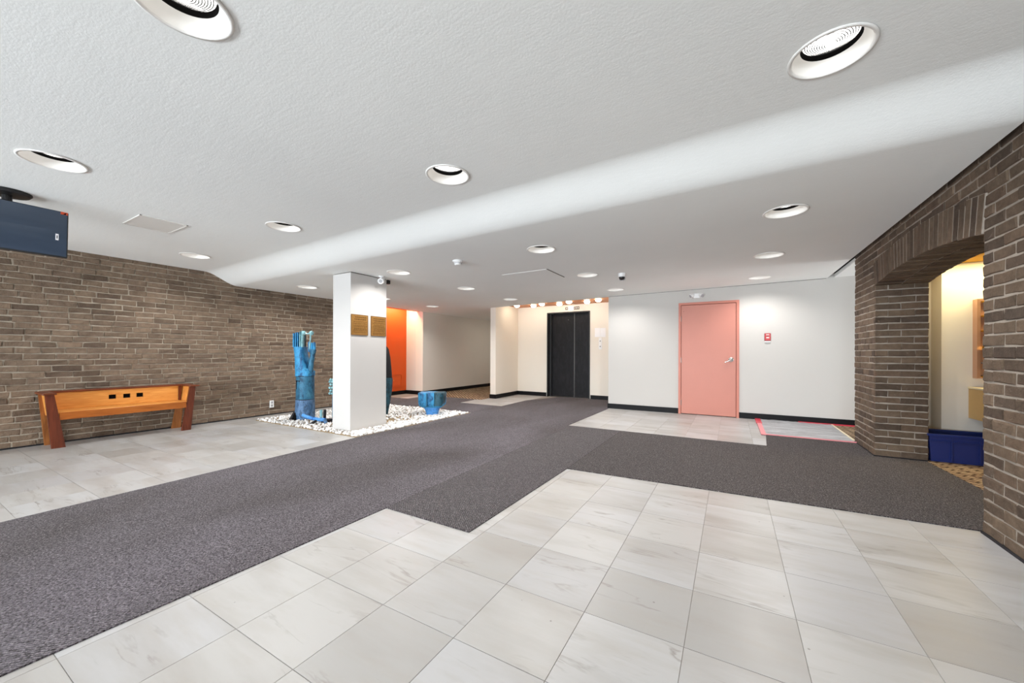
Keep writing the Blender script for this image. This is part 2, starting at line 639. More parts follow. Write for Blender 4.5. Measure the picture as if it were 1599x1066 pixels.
OY = 1.8066
lay(-2.53, XR, OY - 4 * T, 4.1, OY)              # near floor
lay(XL, -4.80, 1.1 - 3 * T, 3.80, 1.1)           # strip in front of the bench
lay(XL, -7.86, 3.80, 6.62, 1.1)                  # border between brick wall and gravel
lay(-2.56, 0.50, 6.30, 8.85, OY)                 # in front of the salmon door
lay(-6.18, -4.85, 7.80, 10.35, OY)               # beside the elevator pier
lay(-7.84, -4.87, 6.57, 6.64, OY)                # thin border behind the gravel
lay(XL, -7.92, 7.74, 8.58, OY)
lay(-7.92, -6.18, 8.54, 8.61, OY)
b = bmesh.new()
box(b, -9.1, -2.0, -8.0, 1.1 - 3 * T, -0.012, -0.0005)
box(b, -2.0, XR, -8.0, OY - 4 * T, -0.012, -0.0005)
ob('tile_bed', b, 'marble', floor, kind='stuff')

# ---------------------------------------------------------------- ceiling with its curved drop and lamp holes
LAMPS = [(0.45, 2.53), (-2.14, 0.73), (-2.15, 2.555), (-4.696, 0.80), (-4.695, 2.573), (-7.153, 2.613),
         (0.454, 4.48), (0.454, 6.35), (0.442, 8.10), (-2.161, 4.43), (-2.167, 6.248), (-2.142, 7.968),
         (-4.748, 4.432), (-4.71, 6.183), (-4.703, 7.93), (-7.251, 4.428), (-7.20, 6.22), (-7.172, 7.9)]
LR = 0.176


PY0, PY1 = 3.05, 3.59


def skew(x):
    return 0.105 - 0.21 * (x - XL) / (1.53 - XL)


def zc(x, y):
    t = min(1, max(0, (y - skew(x) - PY0) / (PY1 - PY0)))
    s = t * t * (3 - 2 * t)
    return 2.75 - 0.19 * s + (x - XL) * 0.0135


outline = [(XL, -8.0), (1.53, -8.0), (1.53, 8.85), (-2.54, 8.90), (-5.85, 9.06), (-6.03, 9.06), (-6.03, 14.0), (XL, 14.0)]
pts = [Vector(p) for p in outline]
edges = [(i, (i + 1) % len(outline)) for i in range(len(outline))]
prof_y = [PY0 + (PY1 - PY0) * i / 22 for i in range(23)]
for yy in prof_y + [-5.0, -1.5, 0, 1.6, 5.2, 7.0]:
    k = len(pts)
    sk = yy in prof_y
    pts += [Vector((XL, yy + sk * skew(XL))), Vector((1.53, yy + sk * skew(1.53)))]
    edges.append((k, k + 1))
for x, y in LAMPS:
    k = len(pts)
    seg = 40
    pts += [Vector((x + LR * math.cos(2 * math.pi * i / seg), y + LR * math.sin(2 * math.pi * i / seg))) for i in range(seg)]
    edges += [(k + i, k + (i + 1) % seg) for i in range(seg)]
vo, eo, fo, *_ = delaunay_2d_cdt(pts, edges, [], 0, 1e-5)


def in_poly(x, y, poly):
    c = False
    for i in range(len(poly)):
        (x1, y1), (x2, y2) = poly[i], poly[i - 1]
        if (y1 > y) != (y2 > y) and x < (x2 - x1) * (y - y1) / (y2 - y1) + x1:
            c = not c
    return c


bm = bmesh.new()
vv = [bm.verts.new((v_.x, v_.y, zc(v_.x, v_.y))) for v_ in vo]
for fc in fo:
    cx = sum(vo[i].x for i in fc) / len(fc)
    cy = sum(vo[i].y for i in fc) / len(fc)
    if not in_poly(cx, cy, outline):
        continue
    if any((cx - x) ** 2 + (cy - y) ** 2 < (LR * 0.97) ** 2 for x, y in LAMPS):
        continue
    bm.faces.new([vv[i] for i in fc])
bmesh.ops.delete(bm, geom=[v_ for v_ in bm.verts if not v_.link_faces], context='VERTS')
for fc in bm.faces:
    fc.normal_update()
    if fc.normal.z > 0:
        fc.normal_flip()
me = bpy.data.meshes.new('ceiling')
bm.to_mesh(me)
bm.free()
me.materials.append(M['ceiling_plaster'])
me.shade_smooth()
ceil = finish('ceiling', me)
tag(ceil, 'white textured plaster ceiling with a curved drop', kind='structure')
bm = bmesh.new()
ye_ = [-8.0, -1.0, 1.0, 2.2] + [y + skew(1.53) for y in prof_y] + [5.0, 7.0, 8.86]
for a0, a1 in zip(ye_, ye_[1:]):
    prism(bm, [(a0, zc(1.53, a0)), (a1, zc(1.53, a1)), (a1, zc(1.53, a1) + 0.075), (a0, zc(1.53, a0) + 0.075)], 1.515, 1.531, 'x')
structure('trim_1', bm, 'ceiling_plaster', ceil)
bm = bmesh.new()
for a0, a1 in zip(ye_, ye_[1:]):
    prism(bm, [(a0, zc(1.53, a0) + 0.075), (a1, zc(1.53, a1) + 0.075), (a1, zc(1.53, a1) + 0.10), (a0, zc(1.53, a0) + 0.10)], 1.50, 1.66, 'x')
structure('trim_2', bm, 'black_gap', ceil)
structure('sky_blocker', B(-9.4, 5.4, -8.2, 14.3, 3.05, 3.15), 'black_gap')  # unseen slab added above the ceiling sheet to keep sky light out

# ---------------------------------------------------------------- brick walls
CH = 0.0838               # course height
CL = 0.245                # stretcher module
JT = 0.0125               # joint


def brick_geom(L, H, rng, face, rough=0.0035):
    """front face looks along +X, brick centred on (0,0,0); face = how far it stands proud"""
    c = min(0.006, L * 0.2)
    j = lambda s: rng.uniform(-s, s)
    a, h = L / 2, H / 2
    inner = [(-a + c, -h + c), (0, -h + c), (a - c, -h + c), (a - c, h - c), (0, h - c), (-a + c, h - c)]
    outer = [(-a, -h), (0, -h), (a, -h), (a, h), (0, h), (-a, h)]
    e_ = 0.003 + rough * 0.35
    V = [(face + j(rough), y + j(e_ * 0.8), z + j(e_ * 0.8)) for y, z in inner]
    V += [(face - 0.008, y + j(e_), z + j(e_)) for y, z in outer]
    V += [(face - 0.05, y, z) for y, z in outer]
    F = [(0, 1, 4, 5), (1, 2, 3, 4)]
    for i in range(6):
        k = (i + 1) % 6
        F.append((6 + i, 6 + k, k, i))
        F.append((12 + i, 12 + k, 6 + k, 6 + i))
    return V, F


def turn(v_, facing):
    x, y, z = v_
    return {'+x': (x, y, z), '-x': (-x, -y, z), '-y': (y, -x, z), '+y': (-y, x, z)}[facing]


class BrickLayer:
    def __init__(self, wall, mat, seed, rough, name='brick'):
        self.wall, self.mat, self.rng, self.rough, self.name = wall, mat, random.Random(seed), rough, name
        self.cache, self.SV, self.SF = {}, [], []

    def put(self, c, L, H, facing, single, proud=0.0):
        rng = self.rng
        if single:
            key = (round(L, 2), round(H, 3), facing, rng.randrange(6))
            if key not in self.cache:
                V, F = brick_geom(L, H, rng, 0.0, self.rough)
                me = bpy.data.meshes.new(self.name)
                me.from_pydata([turn(v_, facing) for v_ in V], [], F)
                me.materials.append(M[self.mat])
                self.cache[key] = me
            o = bpy.data.objects.new(self.name, self.cache[key])
            COL.objects.link(o)
            o.parent = self.wall
            d = Vector(turn((rng.uniform(-0.003, 0.004) + proud, 0, 0), facing))
            o.location = Vector(c) + d
        else:
            V, F = brick_geom(L, H, rng, rng.uniform(-0.003, 0.004) + proud, self.rough)
            k = len(self.SV)
            self.SV += [tuple(Vector(c) + Vector(turn(v_, facing))) for v_ in V]
            self.SF += [tuple(i + k for i in q) for q in F]

    def done(self, name):
        if self.SV:
            me = bpy.data.meshes.new(name)
            me.from_pydata(self.SV, [], self.SF)
            me.materials.append(M[self.mat])
            o = finish(name, me, self.wall)
            o['kind'] = 'stuff'


def row_cells(a, b, odd, rng, jit=0.02, clip=0.07):
    """lengths of one course between a and b as (centre, length)"""
    x = a - (CL / 2 if odd else 0) + rng.uniform(-jit, jit) - CL
    out = []
    while x < b:
        w = CL + rng.uniform(-jit, jit)
        x0, x1 = max(a, x), min(b, x + w)
        if x1 - x0 > clip:
            out.append(((x0 + x1) / 2, x1 - x0 - JT))
        elif out and x1 - x0 > 0 and x1 >= b - 1e-6:
            c_, l_ = out[-1]
            out[-1] = (c_ + (x1 - x0) / 2, l_ + (x1 - x0))
        x += w
    return out


# left wall: long run of rough brown brick
wl = structure('wall_left', B(-8.62, -8.311, -8.0, 7.10, -0.1, 3.05), 'mortar_left', label='rough brown brick wall behind the bench')
lay1 = BrickLayer(wl, 'brick_left', 3, 0.0075)
todo = []
for k in range(34):
    zc_ = 0.004 + CH * (k + 0.5)
    for y, L in row_cells(-7.9, 7.08, k % 2, lay1.rng, 0.045):
        todo.append((y, zc_, L))
vis = sorted([t for t in todo if 0.92 < t[0] < 5.6 and t[1] < 2.78], key=lambda t: t[0])
pick = set(vis[:300])
for t in todo:
    lay1.put((-8.300, t[0], t[1]), t[2], CH - JT * lay1.rng.uniform(0.75, 1.3), '+x', t in pick)
lay1.done('brickwork')
ob('base_strip', B(-8.32, -8.290, -7.9, 7.08, -0.001, 0.020), 'iron_dark', wl)  # thin dark strip along the foot of the wall

# right wall with the segmental arch to the mail room
YA0, YA1, ZS, RISE, TH = 4.04, 6.40, 2.172, 0.096, 0.49
YC, HW = (YA0 + YA1) / 2, (YA1 - YA0) / 2
RI = (HW * HW + RISE * RISE) / (2 * RISE)
ZO = ZS + RISE - RI
RO = RI + 0.275
arc = []
for i in range(25):
    y = YA1 - (YA1 - YA0) * i / 24
    arc.append((y, ZO + math.sqrt(RI * RI - (y - YC) ** 2)))
YE = 7.30
MD = 0.007               # how far the mortar lies behind the brick faces
bm = bmesh.new()
xa_, xb_ = XR + MD, XR + TH - MD
box(bm, xa_, xb_, -8.0, YA0 - MD, -0.1, 2.99)
box(bm, xa_, xb_, YA1 + MD, YE - MD, -0.1, 2.79)
ys_ = [YA0 - MD + (YA1 - YA0 + 2 * MD) * i / 24 for i in range(25)]
zs_ = [ZO + math.sqrt(max(0.0, RI * RI - (y - YC) ** 2)) - 0.006 for y in ys_]
for i in range(24):
    prism(bm, [(ys_[i], zs_[i]), (ys_[i + 1], zs_[i + 1]), (ys_[i + 1], 2.79), (ys_[i], 2.79)], xa_, xb_, 'x')
for i in range(24):
    t0, t1 = (-1 + i / 12) * math.asin(HW / RI), (-1 + (i + 1) / 12) * math.asin(HW / RI)
    prism(bm, [(YC + rr * math.sin(t), ZO + rr * math.cos(t)) for rr, t in ((RI - 0.006, t0), (RI - 0.006, t1), (RO + 0.004, t1), (RO + 0.004, t0))], XR - 0.0035, XR + 0.05, 'x')
wr = structure('wall_right', bm, 'mortar_right', label='brown brick wall with a low segmental arch')
lay2 = BrickLayer(wr, 'brick_right', 11, 0.003)
face_cells = []
for k in range(35):
    z0, z1 = 0.004 + CH * k, 0.004 + CH * (k + 1)
    zm = (z0 + z1) / 2
    spans = []
    if z1 <= ZS + 0.01:
        spans = [(-7.9, YA0), (YA1, YE)]
    else:
        dz = z1 - ZO
        w_ = math.sqrt(max(0, RO * RO - dz * dz)) if dz < RO else 0
        w_ = min(w_, HW + 0.012)
        spans = [(-7.9, YC - w_), (YC + w_, YE)] if w_ > 0.05 else [(-7.9, YE)]
    for s0, s1 in spans:
        odd = k % 2
        if s1 > 7:
            cells = row_cells(s0, s1, odd, lay2.rng, 0.004)
        else:
            cells = [(s0 + s1 - c_, l_) for c_, l_ in row_cells(s0, s1, odd, lay2.rng, 0.004)]
        face_cells += [(c_, zm, l_) for c_, l_ in cells]
for c_, zm, l_ in face_cells:
    if zm > zc(1.53, c_) + 0.06:
        continue
    lay2.put((XR, c_, zm), l_, CH - JT, '-x', 2.55 < c_, 0.0)
for k in range(26):          # far reveal, facing the room
    zm = 0.004 + CH * (k + 0.5)
    if zm > ZS - 0.02:
        break
    for c_, l_ in row_cells(XR, XR + TH, k % 2, lay2.rng, 0.004):
        lay2.put((c_, YA1, zm), l_ + 0.01, CH - JT, '-y', True)
for k in range(33):          # hidden near reveal and the far end of the wall
    zm = 0.004 + CH * (k + 0.5)
    for c_, l_ in row_cells(XR, XR + TH, k % 2, lay2.rng, 0.004):
        lay2.put((c_, YE, zm), l_, CH - JT, '+y', False)
        if zm < ZS - 0.02:
            lay2.put((c_, YA0, zm), l_, CH - JT, '+y', False)
lay2.done('brickwork')
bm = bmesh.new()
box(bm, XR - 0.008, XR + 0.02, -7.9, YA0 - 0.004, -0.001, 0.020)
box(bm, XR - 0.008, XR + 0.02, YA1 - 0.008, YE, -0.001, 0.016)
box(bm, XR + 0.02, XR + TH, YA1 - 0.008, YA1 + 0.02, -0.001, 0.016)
ob('base_strip', bm, 'iron_dark', wr)  # same dark strip at the foot of the arch wall
# voussoirs: two rings through the thickness of the wall
a_half = math.asin(HW / RI)
NV = 28
rngv = random.Random(5)
for ring, (xa, xb) in enumerate(((XR - 0.006, XR + 0.238), (XR + 0.252, XR + TH))):
    for i in range(NV):
        t0 = -a_half + 2 * a_half * i / NV
        t1 = -a_half + 2 * a_half * (i + 1) / NV
        gp = 0.0085 / RI
        t0 += gp
        t1 -= gp
        rin, rout = RI - 0.012 + rngv.uniform(-0.004, 0.003), RO
        dx = rngv.uniform(-0.003, 0.001)
        q = [(YC + rr * math.sin(t), ZO + rr * math.cos(t)) for rr, t in ((rin, t0), (rin, t1), (rout, t1), (rout, t0))]
        bm = bmesh.new()
        prism(bm, q, xa + dx, xb, 'x')
        ob('voussoir', bm, 'brick_right', wr)
# ---------------------------------------------------------------- plastered walls
# back wall, with the door opening cut out
DX0, DX1, DZ = -1.0, 0.135, 2.385
YB = 8.85
bm = bmesh.new()
box(bm, -2.54, DX0, YB, YB + 0.22, 0, 3.05)
box(bm, DX0, DX1, YB, YB + 0.22, DZ, 3.05)
box(bm, DX1, 5.2, YB, YB + 0.22, 0, 3.05)
structure('wall_back', bm, 'wall_back', label='off-white wall holding the salmon door')
structure('wall_back_return', B(-2.54, -2.32, YB + 0.22, 10.6, 0, 3.05), 'wall_cream')
# elevator recess
EX0, EX1, EZ, YEV = -4.84, -3.50, 2.507, 10.35
bm = bmesh.new()
box(bm, -6.03, EX0, YEV, YEV + 0.5, 0, 3.05)
box(bm, EX0, EX1, YEV, YEV + 0.5, EZ, 3.05)
box(bm, EX1, -2.32, YEV, YEV + 0.5, 0, 3.05)
structure('wall_elevator', bm, 'wall_cream', label='cream wall around the elevator')
structure('wall_pier', B(-6.03, -5.85, 9.06, 14.0, 0, 3.05), 'wall_cream', label='end of the wall between corridor and elevator')
structure('ceiling_elevator', B(-5.85, -2.54, 8.93, 10.35, 2.712, 2.80), 'soffit_wood', label='orange wood soffit over the elevator')
structure('trim_3', B(-5.85, -2.54, 8.92, 9.0, 2.692, 2.78), 'steel_dark')
# corridor and alcove
bm = bmesh.new()
box(bm, -8.6, XL, 8.72, 14.0, 0, 3.05)
structure('wall_hall', bm, 'wall_greige', label='beige corridor wall beyond the orange alcove')
structure('wall_alcove', B(-9.2, -9.0, 6.9, 9.0, 0, 3.05), 'paint_orange', label='orange back of the alcove')
bm = bmesh.new()
box(bm, -9.0, -8.6, 8.72, 8.80, 0, 3.05)
box(bm, -9.0, -8.6, 7.0, 7.10, 0, 3.05)
structure('wall_alcove_side', bm, 'wall_white')
structure('ceiling_alcove', B(-9.0, -8.3, 7.1, 8.72, 2.80, 2.86), 'paint_orange')
structure('trim_4', B(-8.56, -8.302, 7.1, 8.72, 2.575, 2.80), 'paint_orange', label='orange lintel over the alcove')
structure('wall_hall_end', B(-8.6, -5.8, 14.0, 14.2, 0, 3.05), 'wall_greige')
# mail room and passage beyond the brick wall
structure('wall_mail_room', B(2.351, 5.2, 6.90, 7.30, 0, 2.80), 'wall_white', label='white wall of the mail room')
structure('wall_mail_room_stub', B(2.075, 2.351, 7.20, 7.30, 0, 2.80), 'wall_white')
structure('wall_mail_room_side', B(5.0, 5.2, -8.0, 8.85, 0, 3.05), 'wall_white')
structure('ceiling_mail_room', B(2.075, 5.0, -8.0, 7.20, 2.45, 2.55), 'ceiling_mustard')
structure('ceiling_passage', B(1.635, 5.0, 7.31, 8.85, 2.70, 2.76), 'ceiling_plaster')
# entrance front behind the camera: two solid piers and a lintel, wide openings between
bm = bmesh.new()
for a0, a1 in ((-9.2, -8.0), (-5.0, -4.8), (-1.8, -1.6), (1.2, 5.2)):
    box(bm, a0, a1, -8.2, -8.0, -0.1, 3.05)
box(bm, -9.2, 5.2, -8.2, -8.0, 2.6, 3.05)
structure('wall_front', bm, 'wall_white')
# column
bm = bmesh.new()
box(bm, -5.80, -5.352, 3.98, 4.71, 0, 2.585, 0.004)
structure('column', bm, 'column_paint', label='square white column carrying two bronze plaques')
structure('trim_5', B(-5.785, -5.367, 3.995, 4.695, 2.585, 2.66), 'steel_dark')

bm = bmesh.new()
for i in range(12):
    a0, a1 = -2.54 + 4.06 * i / 12, -2.54 + 4.06 * (i + 1) / 12
    prism(bm, [(a0, zc(a0, YB) - 0.009), (a1, zc(a1, YB) - 0.009), (a1, zc(a1, YB) + 0.03), (a0, zc(a0, YB) + 0.03)], YB - 0.004, YB + 0.002, 'y')
structure('trim_6', bm, 'steel_dark')

# baseboards
BH = 0.115
structure('baseboard_back', B(-2.555, DX0, YB - 0.015, YB, 0, BH), 'baseboard_black')
structure('baseboard_back_right', B(DX1, 5.0, YB - 0.015, YB, 0, BH), 'baseboard_black')
bm = bmesh.new()
box(bm, -5.85, EX0 - 0.02, YEV - 0.015, YEV, 0, BH)
box(bm, EX1 + 0.02, -2.54, YEV - 0.015, YEV, 0, BH)
structure('baseboard_elevator', bm, 'baseboard_black')
bm = bmesh.new()
box(bm, -6.045, -5.835, 9.045, 9.06, 0, BH)
box(bm, -5.85, -5.835, 9.06, YEV, 0, BH)
box(bm, -6.045, -6.03, 9.06, 14, 0, BH)
structure('baseboard_pier', bm, 'baseboard_black')
bm = bmesh.new()
box(bm, XL, XL + 0.015, 8.705, 14, 0, BH)
box(bm, -9.0, XL + 0.015, 8.705, 8.72, 0, BH)
box(bm, -9.0, -8.985, 7.1, 8.705, 0, BH)
structure('baseboard_hall', bm, 'baseboard_black')

# ---------------------------------------------------------------- doors
d1 = empty('door_1', (DX0, YB, 0), 'salmon painted steel door in its frame', kind='structure')
bm = bmesh.new()
F0 = 0.048
for a0, a1, b0, b1 in ((DX0, DX0 + F0, 0, DZ), (DX1 - F0, DX1, 0, DZ), (DX0 + F0, DX1 - F0, DZ - F0, DZ)):
    box(bm, a0, a1, YB - 0.022, YB + 0.10, b0, b1)
ob('door_frame', bm, 'frame_paint', d1)
leaf = ob('door_leaf', B(DX0 + F0 + 0.006, DX1 - F0 - 0.007, YB - 0.006, YB + 0.04, 0.012, DZ - F0 - 0.007, 0.002), 'door_paint', d1)
ob('door_stop', B(DX0 + F0, DX1 - F0, YB + 0.05, YB + 0.09, 0.0, DZ - F0), 'black_gap', d1)
for zz in (2.043, 1.156, 0.242):
    bm = bmesh.new()
    lathe(bm, [(0.009, -0.055), (0.009, 0.055)], 10, (DX0 + F0 + 0.003, YB - 0.012, zz))
    ob('hinge', bm, 'steel_dark', d1)
bm = bmesh.new()
lathe(bm, [(0.046, 0.0), (0.046, -0.010), (0.036, -0.018), (0.016, -0.020), (0.015, -0.055), (0.0, -0.057)], 24, (-0.008, YB - 0.006, 1.175), 'y', caps=False)
ob('handle_rose', bm, 'steel', leaf, smooth=True)
bm = bmesh.new()
tube(bm, [(-0.008, YB - 0.058, 1.175), (-0.05, YB - 0.064, 1.152), (-0.10, YB - 0.064, 1.125), (-0.125, YB - 0.058, 1.113)], [0.017, 0.014, 0.012, 0.009], 10)
ob('lever', bm, 'steel', leaf, smooth=True)
bm = bmesh.new()
lathe(bm, [(0.006, 0.0), (0.006, -0.004)], 8, (DX0 + 0.10, YB - 0.006, 2.20), 'y')
ob('screw_hole', bm, 'alarm_dark', leaf)

d2 = empty('door_2', ((EX0 + EX1) / 2, YEV, 0), 'black two-panel elevator doors', kind='structure')
bm = bmesh.new()
for a0, a1, b0, b1 in ((EX0, EX0 + 0.035, 0, EZ), (EX1 - 0.03, EX1, 0, EZ), (EX0 + 0.035, EX1 - 0.03, EZ - 0.035, EZ)):
    box(bm, a0, a1, YEV - 0.02, YEV + 0.22, b0, b1)
box(bm, EX0 + 0.035, EX0 + 0.10, YEV + 0.10, YEV + 0.22, 0, EZ - 0.035)
ob('elevator_frame', bm, 'black_metal', d2)
xm = -4.03
for a0, a1 in ((EX0 + 0.06, xm - 0.006), (xm + 0.006, EX1 - 0.02)):
    o_ = ob('elevator_panel', B(a0, a1, YEV + 0.16, YEV + 0.20, 0.01, EZ - 0.03, 0.003), 'elevator_black', d2)
    ob('panel_edge', B(a1 - 0.006 if a0 < -4.5 else a0, a1 if a0 < -4.5 else a0 + 0.006, YEV + 0.155, YEV + 0.16, 0.01, EZ - 0.04), 'steel_dark', o_)
bm = bmesh.new()
lathe(bm, [(0.012, 0), (0.012, -0.006)], 10, (-4.22, YEV + 0.16, 2.29), 'y')
ob('key_hole', bm, 'steel_dark', d2)
ob('sill_plate', B(EX0 + 0.1, EX1 - 0.03, YEV + 0.0, YEV + 0.16, 0.0, 0.012), 'steel_dark', d2)

# ---------------------------------------------------------------- carpets


def rug(name, poly, mat, label, z1=0.008, z0=0.0005):
    bm = bmesh.new()
    prism(bm, poly, z0, z1)
    c = (sum(p_[0] for p_ in poly) / len(poly), sum(p_[1] for p_ in poly) / len(poly), 0)
    o = ob(name, bm, mat, origin=c)
    return tag(o, label, 'carpet')


rug('walkway_carpet', [(-4.70, -7.9), (-2.46, -7.9), (-2.515, 0.3), (-2.492, 2.2), (-2.492, 6.32), (-2.545, 6.32), (-2.51, 8.75), (-2.555, 8.84), (-2.555, 10.33), (-4.42, 10.33), (-4.88, 9.10), (-4.86, 7.79), (-4.87, 6.62), (-4.945, 3.77), (-4.772, 0.567)],
    'carpet_walk', 'long dark woven walkway carpet running from the entrance to the elevator')
rug('entrance_mat', [(-2.488, 2.198), (-1.637, 2.192), (-1.597, 3.946), (-1.597, 6.318), (-2.488, 6.318)],
    'carpet_mat', 'dark speckled mat whose corner juts into the pale near tiles')
rug('branch_carpet', [(-1.593, 3.950), (1.56, 4.062), (2.085, 4.10), (2.079, 5.25), (2.05, 6.28), (2.05, 6.375), (1.575, 6.375), (1.575, 7.17), (0.48, 7.17), (0.432, 6.322), (-1.593, 6.319)],
    'carpet_branch', 'dark brown carpet leading through the brick arch')
rug('side_carpet', [(-8.28, 6.66), (-4.878, 6.645), (-4.868, 7.785), (-6.176, 7.82), (-6.225, 8.545), (-7.90, 8.545), (-7.93, 7.75), (-8.98, 7.73), (-8.98, 7.12), (-8.28, 7.12)],
    'carpet_walk', 'dark carpet crossing behind the gravel bed to the orange alcove')
rug('corridor_carpet', [(-8.285, 8.62), (-6.05, 8.62), (-6.05, 13.98), (-8.285, 13.98)],
    'carpet_figured', 'tan and brown patterned carpet in the corridor', 0.006)
rug('mail_room_carpet', [(2.10, 4.10), (4.98, 4.10), (4.98, 6.88), (2.36, 6.88), (2.09, 7.18), (2.062, 6.42), (2.062, 6.28), (2.093, 5.25)],
    'carpet_figured', 'yellow lit patterned carpet under the blue bin', 0.006)
rug('passage_carpet', [(1.60, 7.33), (4.98, 7.33), (4.98, 8.83), (1.60, 8.83)],
    'carpet_figured', 'patterned carpet past the end of the brick wall', 0.006)

# plastic floor film held down with red tape
ff = empty('floor_film', (1.0, 8.0, 0.0), 'clear wrinkled plastic floor film taped down with red tape', 'floor film')
rng = random.Random(9)
bm = bmesh.new()
nx, ny = 26, 22
grid = [[bm.verts.new((0.46 + (1.59 - 0.46) * i / nx, 7.20 + (8.80 - 7.20) * k / ny, 0.012 + (0.009 * rng.random() if k > ny * 0.55 else 0.003 * rng.random()))) for i in range(nx + 1)] for k in range(ny + 1)]
for k in range(ny):
    for i in range(nx):
        bm.faces.new((grid[k][i], grid[k][i + 1], grid[k + 1][i + 1], grid[k + 1][i]))
ob('film_sheet', bm, 'floor_film', ff, smooth='all')
ob('tape', B(0.415, 0.485, 7.15, 8.25, 0.009, 0.0215), 'tape_pink', ff)
ob('tape', B(0.405, 0.495, 8.25, 8.83, 0.009, 0.022), 'tape_red', ff)
ob('tape', B(0.485, 1.585, 7.165, 7.195, 0.009, 0.0225), 'tape_pink', ff)
ob('tape', B(1.10, 2.2, 8.76, 8.825, 0.008, 0.024), 'tape_red', ff)
ob('tape', B(1.575, 1.60, 7.32, 8.76, 0.009, 0.0225), 'counter_top', ff)

# ---------------------------------------------------------------- downlights
dl = empty('downlight', (0, 0, 0))
bm = bmesh.new()
lathe(bm, [(LR + 0.012, -0.001), (LR + 0.012, -0.006), (LR - 0.004, -0.009), (LR - 0.008, 0.004)], 40, caps=False)
ob('trim_ring', bm, 'metal_white', dl, smooth='all')
bm = bmesh.new()
lathe(bm, [(LR - 0.008, 0.0), (LR - 0.016, 0.022), (LR - 0.030, 0.042), (LR - 0.046, 0.056)], 40, caps=False)
ob('reflector_cone', bm, 'metal_white', dl, smooth='all')
bm = bmesh.new()
pr = [(LR - 0.046, 0.056)]
for i in range(4):
    pr += [(LR - 0.046 - 0.0015 * i, 0.058 + 0.006 * i), (LR - 0.051 - 0.0015 * i, 0.062 + 0.006 * i)]
lathe(bm, pr, 40, caps=False)
ob('baffle', bm, 'black_gap', dl)
bm = bmesh.new()
pr = []
R0 = LR - 0.050
for i in range(25):
    rr = R0 * (1 - i / 24)
    pr.append((max(rr, 0.0004), 0.083 - 0.034 * math.cos(rr / R0 * math.pi / 2) + (0.0025 if i % 2 else 0)))
lathe(bm, pr, 40, caps=False)
ob('lens', bm, 'lens_glow', dl)
bm = bmesh.new()
for i in range(3, 20, 2):
    rr = R0 * (1 - i / 24)
    zz_ = 0.083 - 0.034 * math.cos(rr / R0 * math.pi / 2)
    lathe(bm, [(rr - 0.0022, zz_ - 0.0030), (rr + 0.0022, zz_ - 0.0030)], 40, caps=False)
ob('lens_ridges', bm, 'black_metal', dl, kind='stuff')
bm = bmesh.new()
lathe(bm, [(LR - 0.008, 0.0), (LR - 0.008, 0.125), (0.001, 0.125)], 40, caps=False)
ob('housing', bm, 'metal_white', dl)
ld = bpy.data.lights.new('downlight_lamp', 'SPOT')
ld.energy, ld.color, ld.spot_size, ld.spot_blend, ld.shadow_soft_size = 60.0, (1.0, 0.975, 0.94), rad(152), 0.7, 0.03
lo = bpy.data.objects.new('lamp', ld)
COL.objects.link(lo)
lo.parent = dl
lo.location = (0, 0, 0.042)
LABELS = ['large recessed ceiling downlight nearest the top right of the picture, ahead of the curved drop',
          'recessed downlight cut off by the top edge of the photo',
          'recessed downlight in the middle of the upper ceiling, just before the curved drop',
          'recessed downlight at upper left, above the hanging screen',
          'recessed downlight on the upper ceiling, right of the square access hatch',
          'recessed downlight on the upper ceiling, closest to the brick wall and the curved drop',
          'recessed downlight closest to the brick arch, first beyond the curved drop',
          'recessed downlight second in the line running towards the salmon door wall at right',
          'recessed downlight directly above the wall between salmon door and fire alarm',
          'recessed downlight first beyond the curved drop in the middle of the lower ceiling',
          'recessed downlight between the long ceiling hatch and the black dome camera',
          'recessed downlight at the wall corner right of the elevator recess',
          'recessed downlight just right of the column top',
          'recessed downlight right behind the smoke detector, deeper in the lobby',
          'recessed downlight in front of the elevator pier',
          'recessed downlight between the brick wall and the column, on the lower ceiling',
          'recessed downlight almost hidden behind the right edge of the column',
          'recessed downlight at the mouth of the corridor near the orange alcove']
for i, ((x, y), lb) in enumerate(zip(LAMPS, LABELS)):
    o = dl if i == 0 else copy_tree(dl)
    o.location = (x, y, zc(x, y) + 0.0005)
    tag(o, lb, 'downlight', 'recessed ceiling downlights')

# ---------------------------------------------------------------- elevator recess fittings
BP = [(-5.50, 9.66), (-5.07, 9.89), (-4.69, 9.67), (-4.25, 9.90), (-3.84, 9.59), (-3.41, 9.82), (-3.03, 9.61)]
words_ = ['first', 'second', 'third', 'fourth', 'fifth', 'sixth', 'last']
gb = empty('globe_bulb', (0, 0, 0))
bm = bmesh.new()
lathe(bm, [(0.001, -0.042), (0.034, -0.038), (0.062, -0.024), (0.074, -0.006), (0.076, 0.014), (0.070, 0.024)], 22, caps=False)
ob('globe', bm, 'bulb_glow', gb, smooth='all')
bm = bmesh.new()
lathe(bm, [(0.064, 0.016), (0.080, 0.020), (0.084, 0.030)], 20)
ob('socket', bm, 'brass', gb)
for i, (x, y) in enumerate(BP):
    o = gb if i == 0 else copy_tree(gb)
    o.location = (x, y, 2.681)
    tag(o, 'glowing globe bulb over the elevator, %s of seven counted from the corridor side' % words_[i], 'light bulb', 'globe bulbs under the wood soffit')

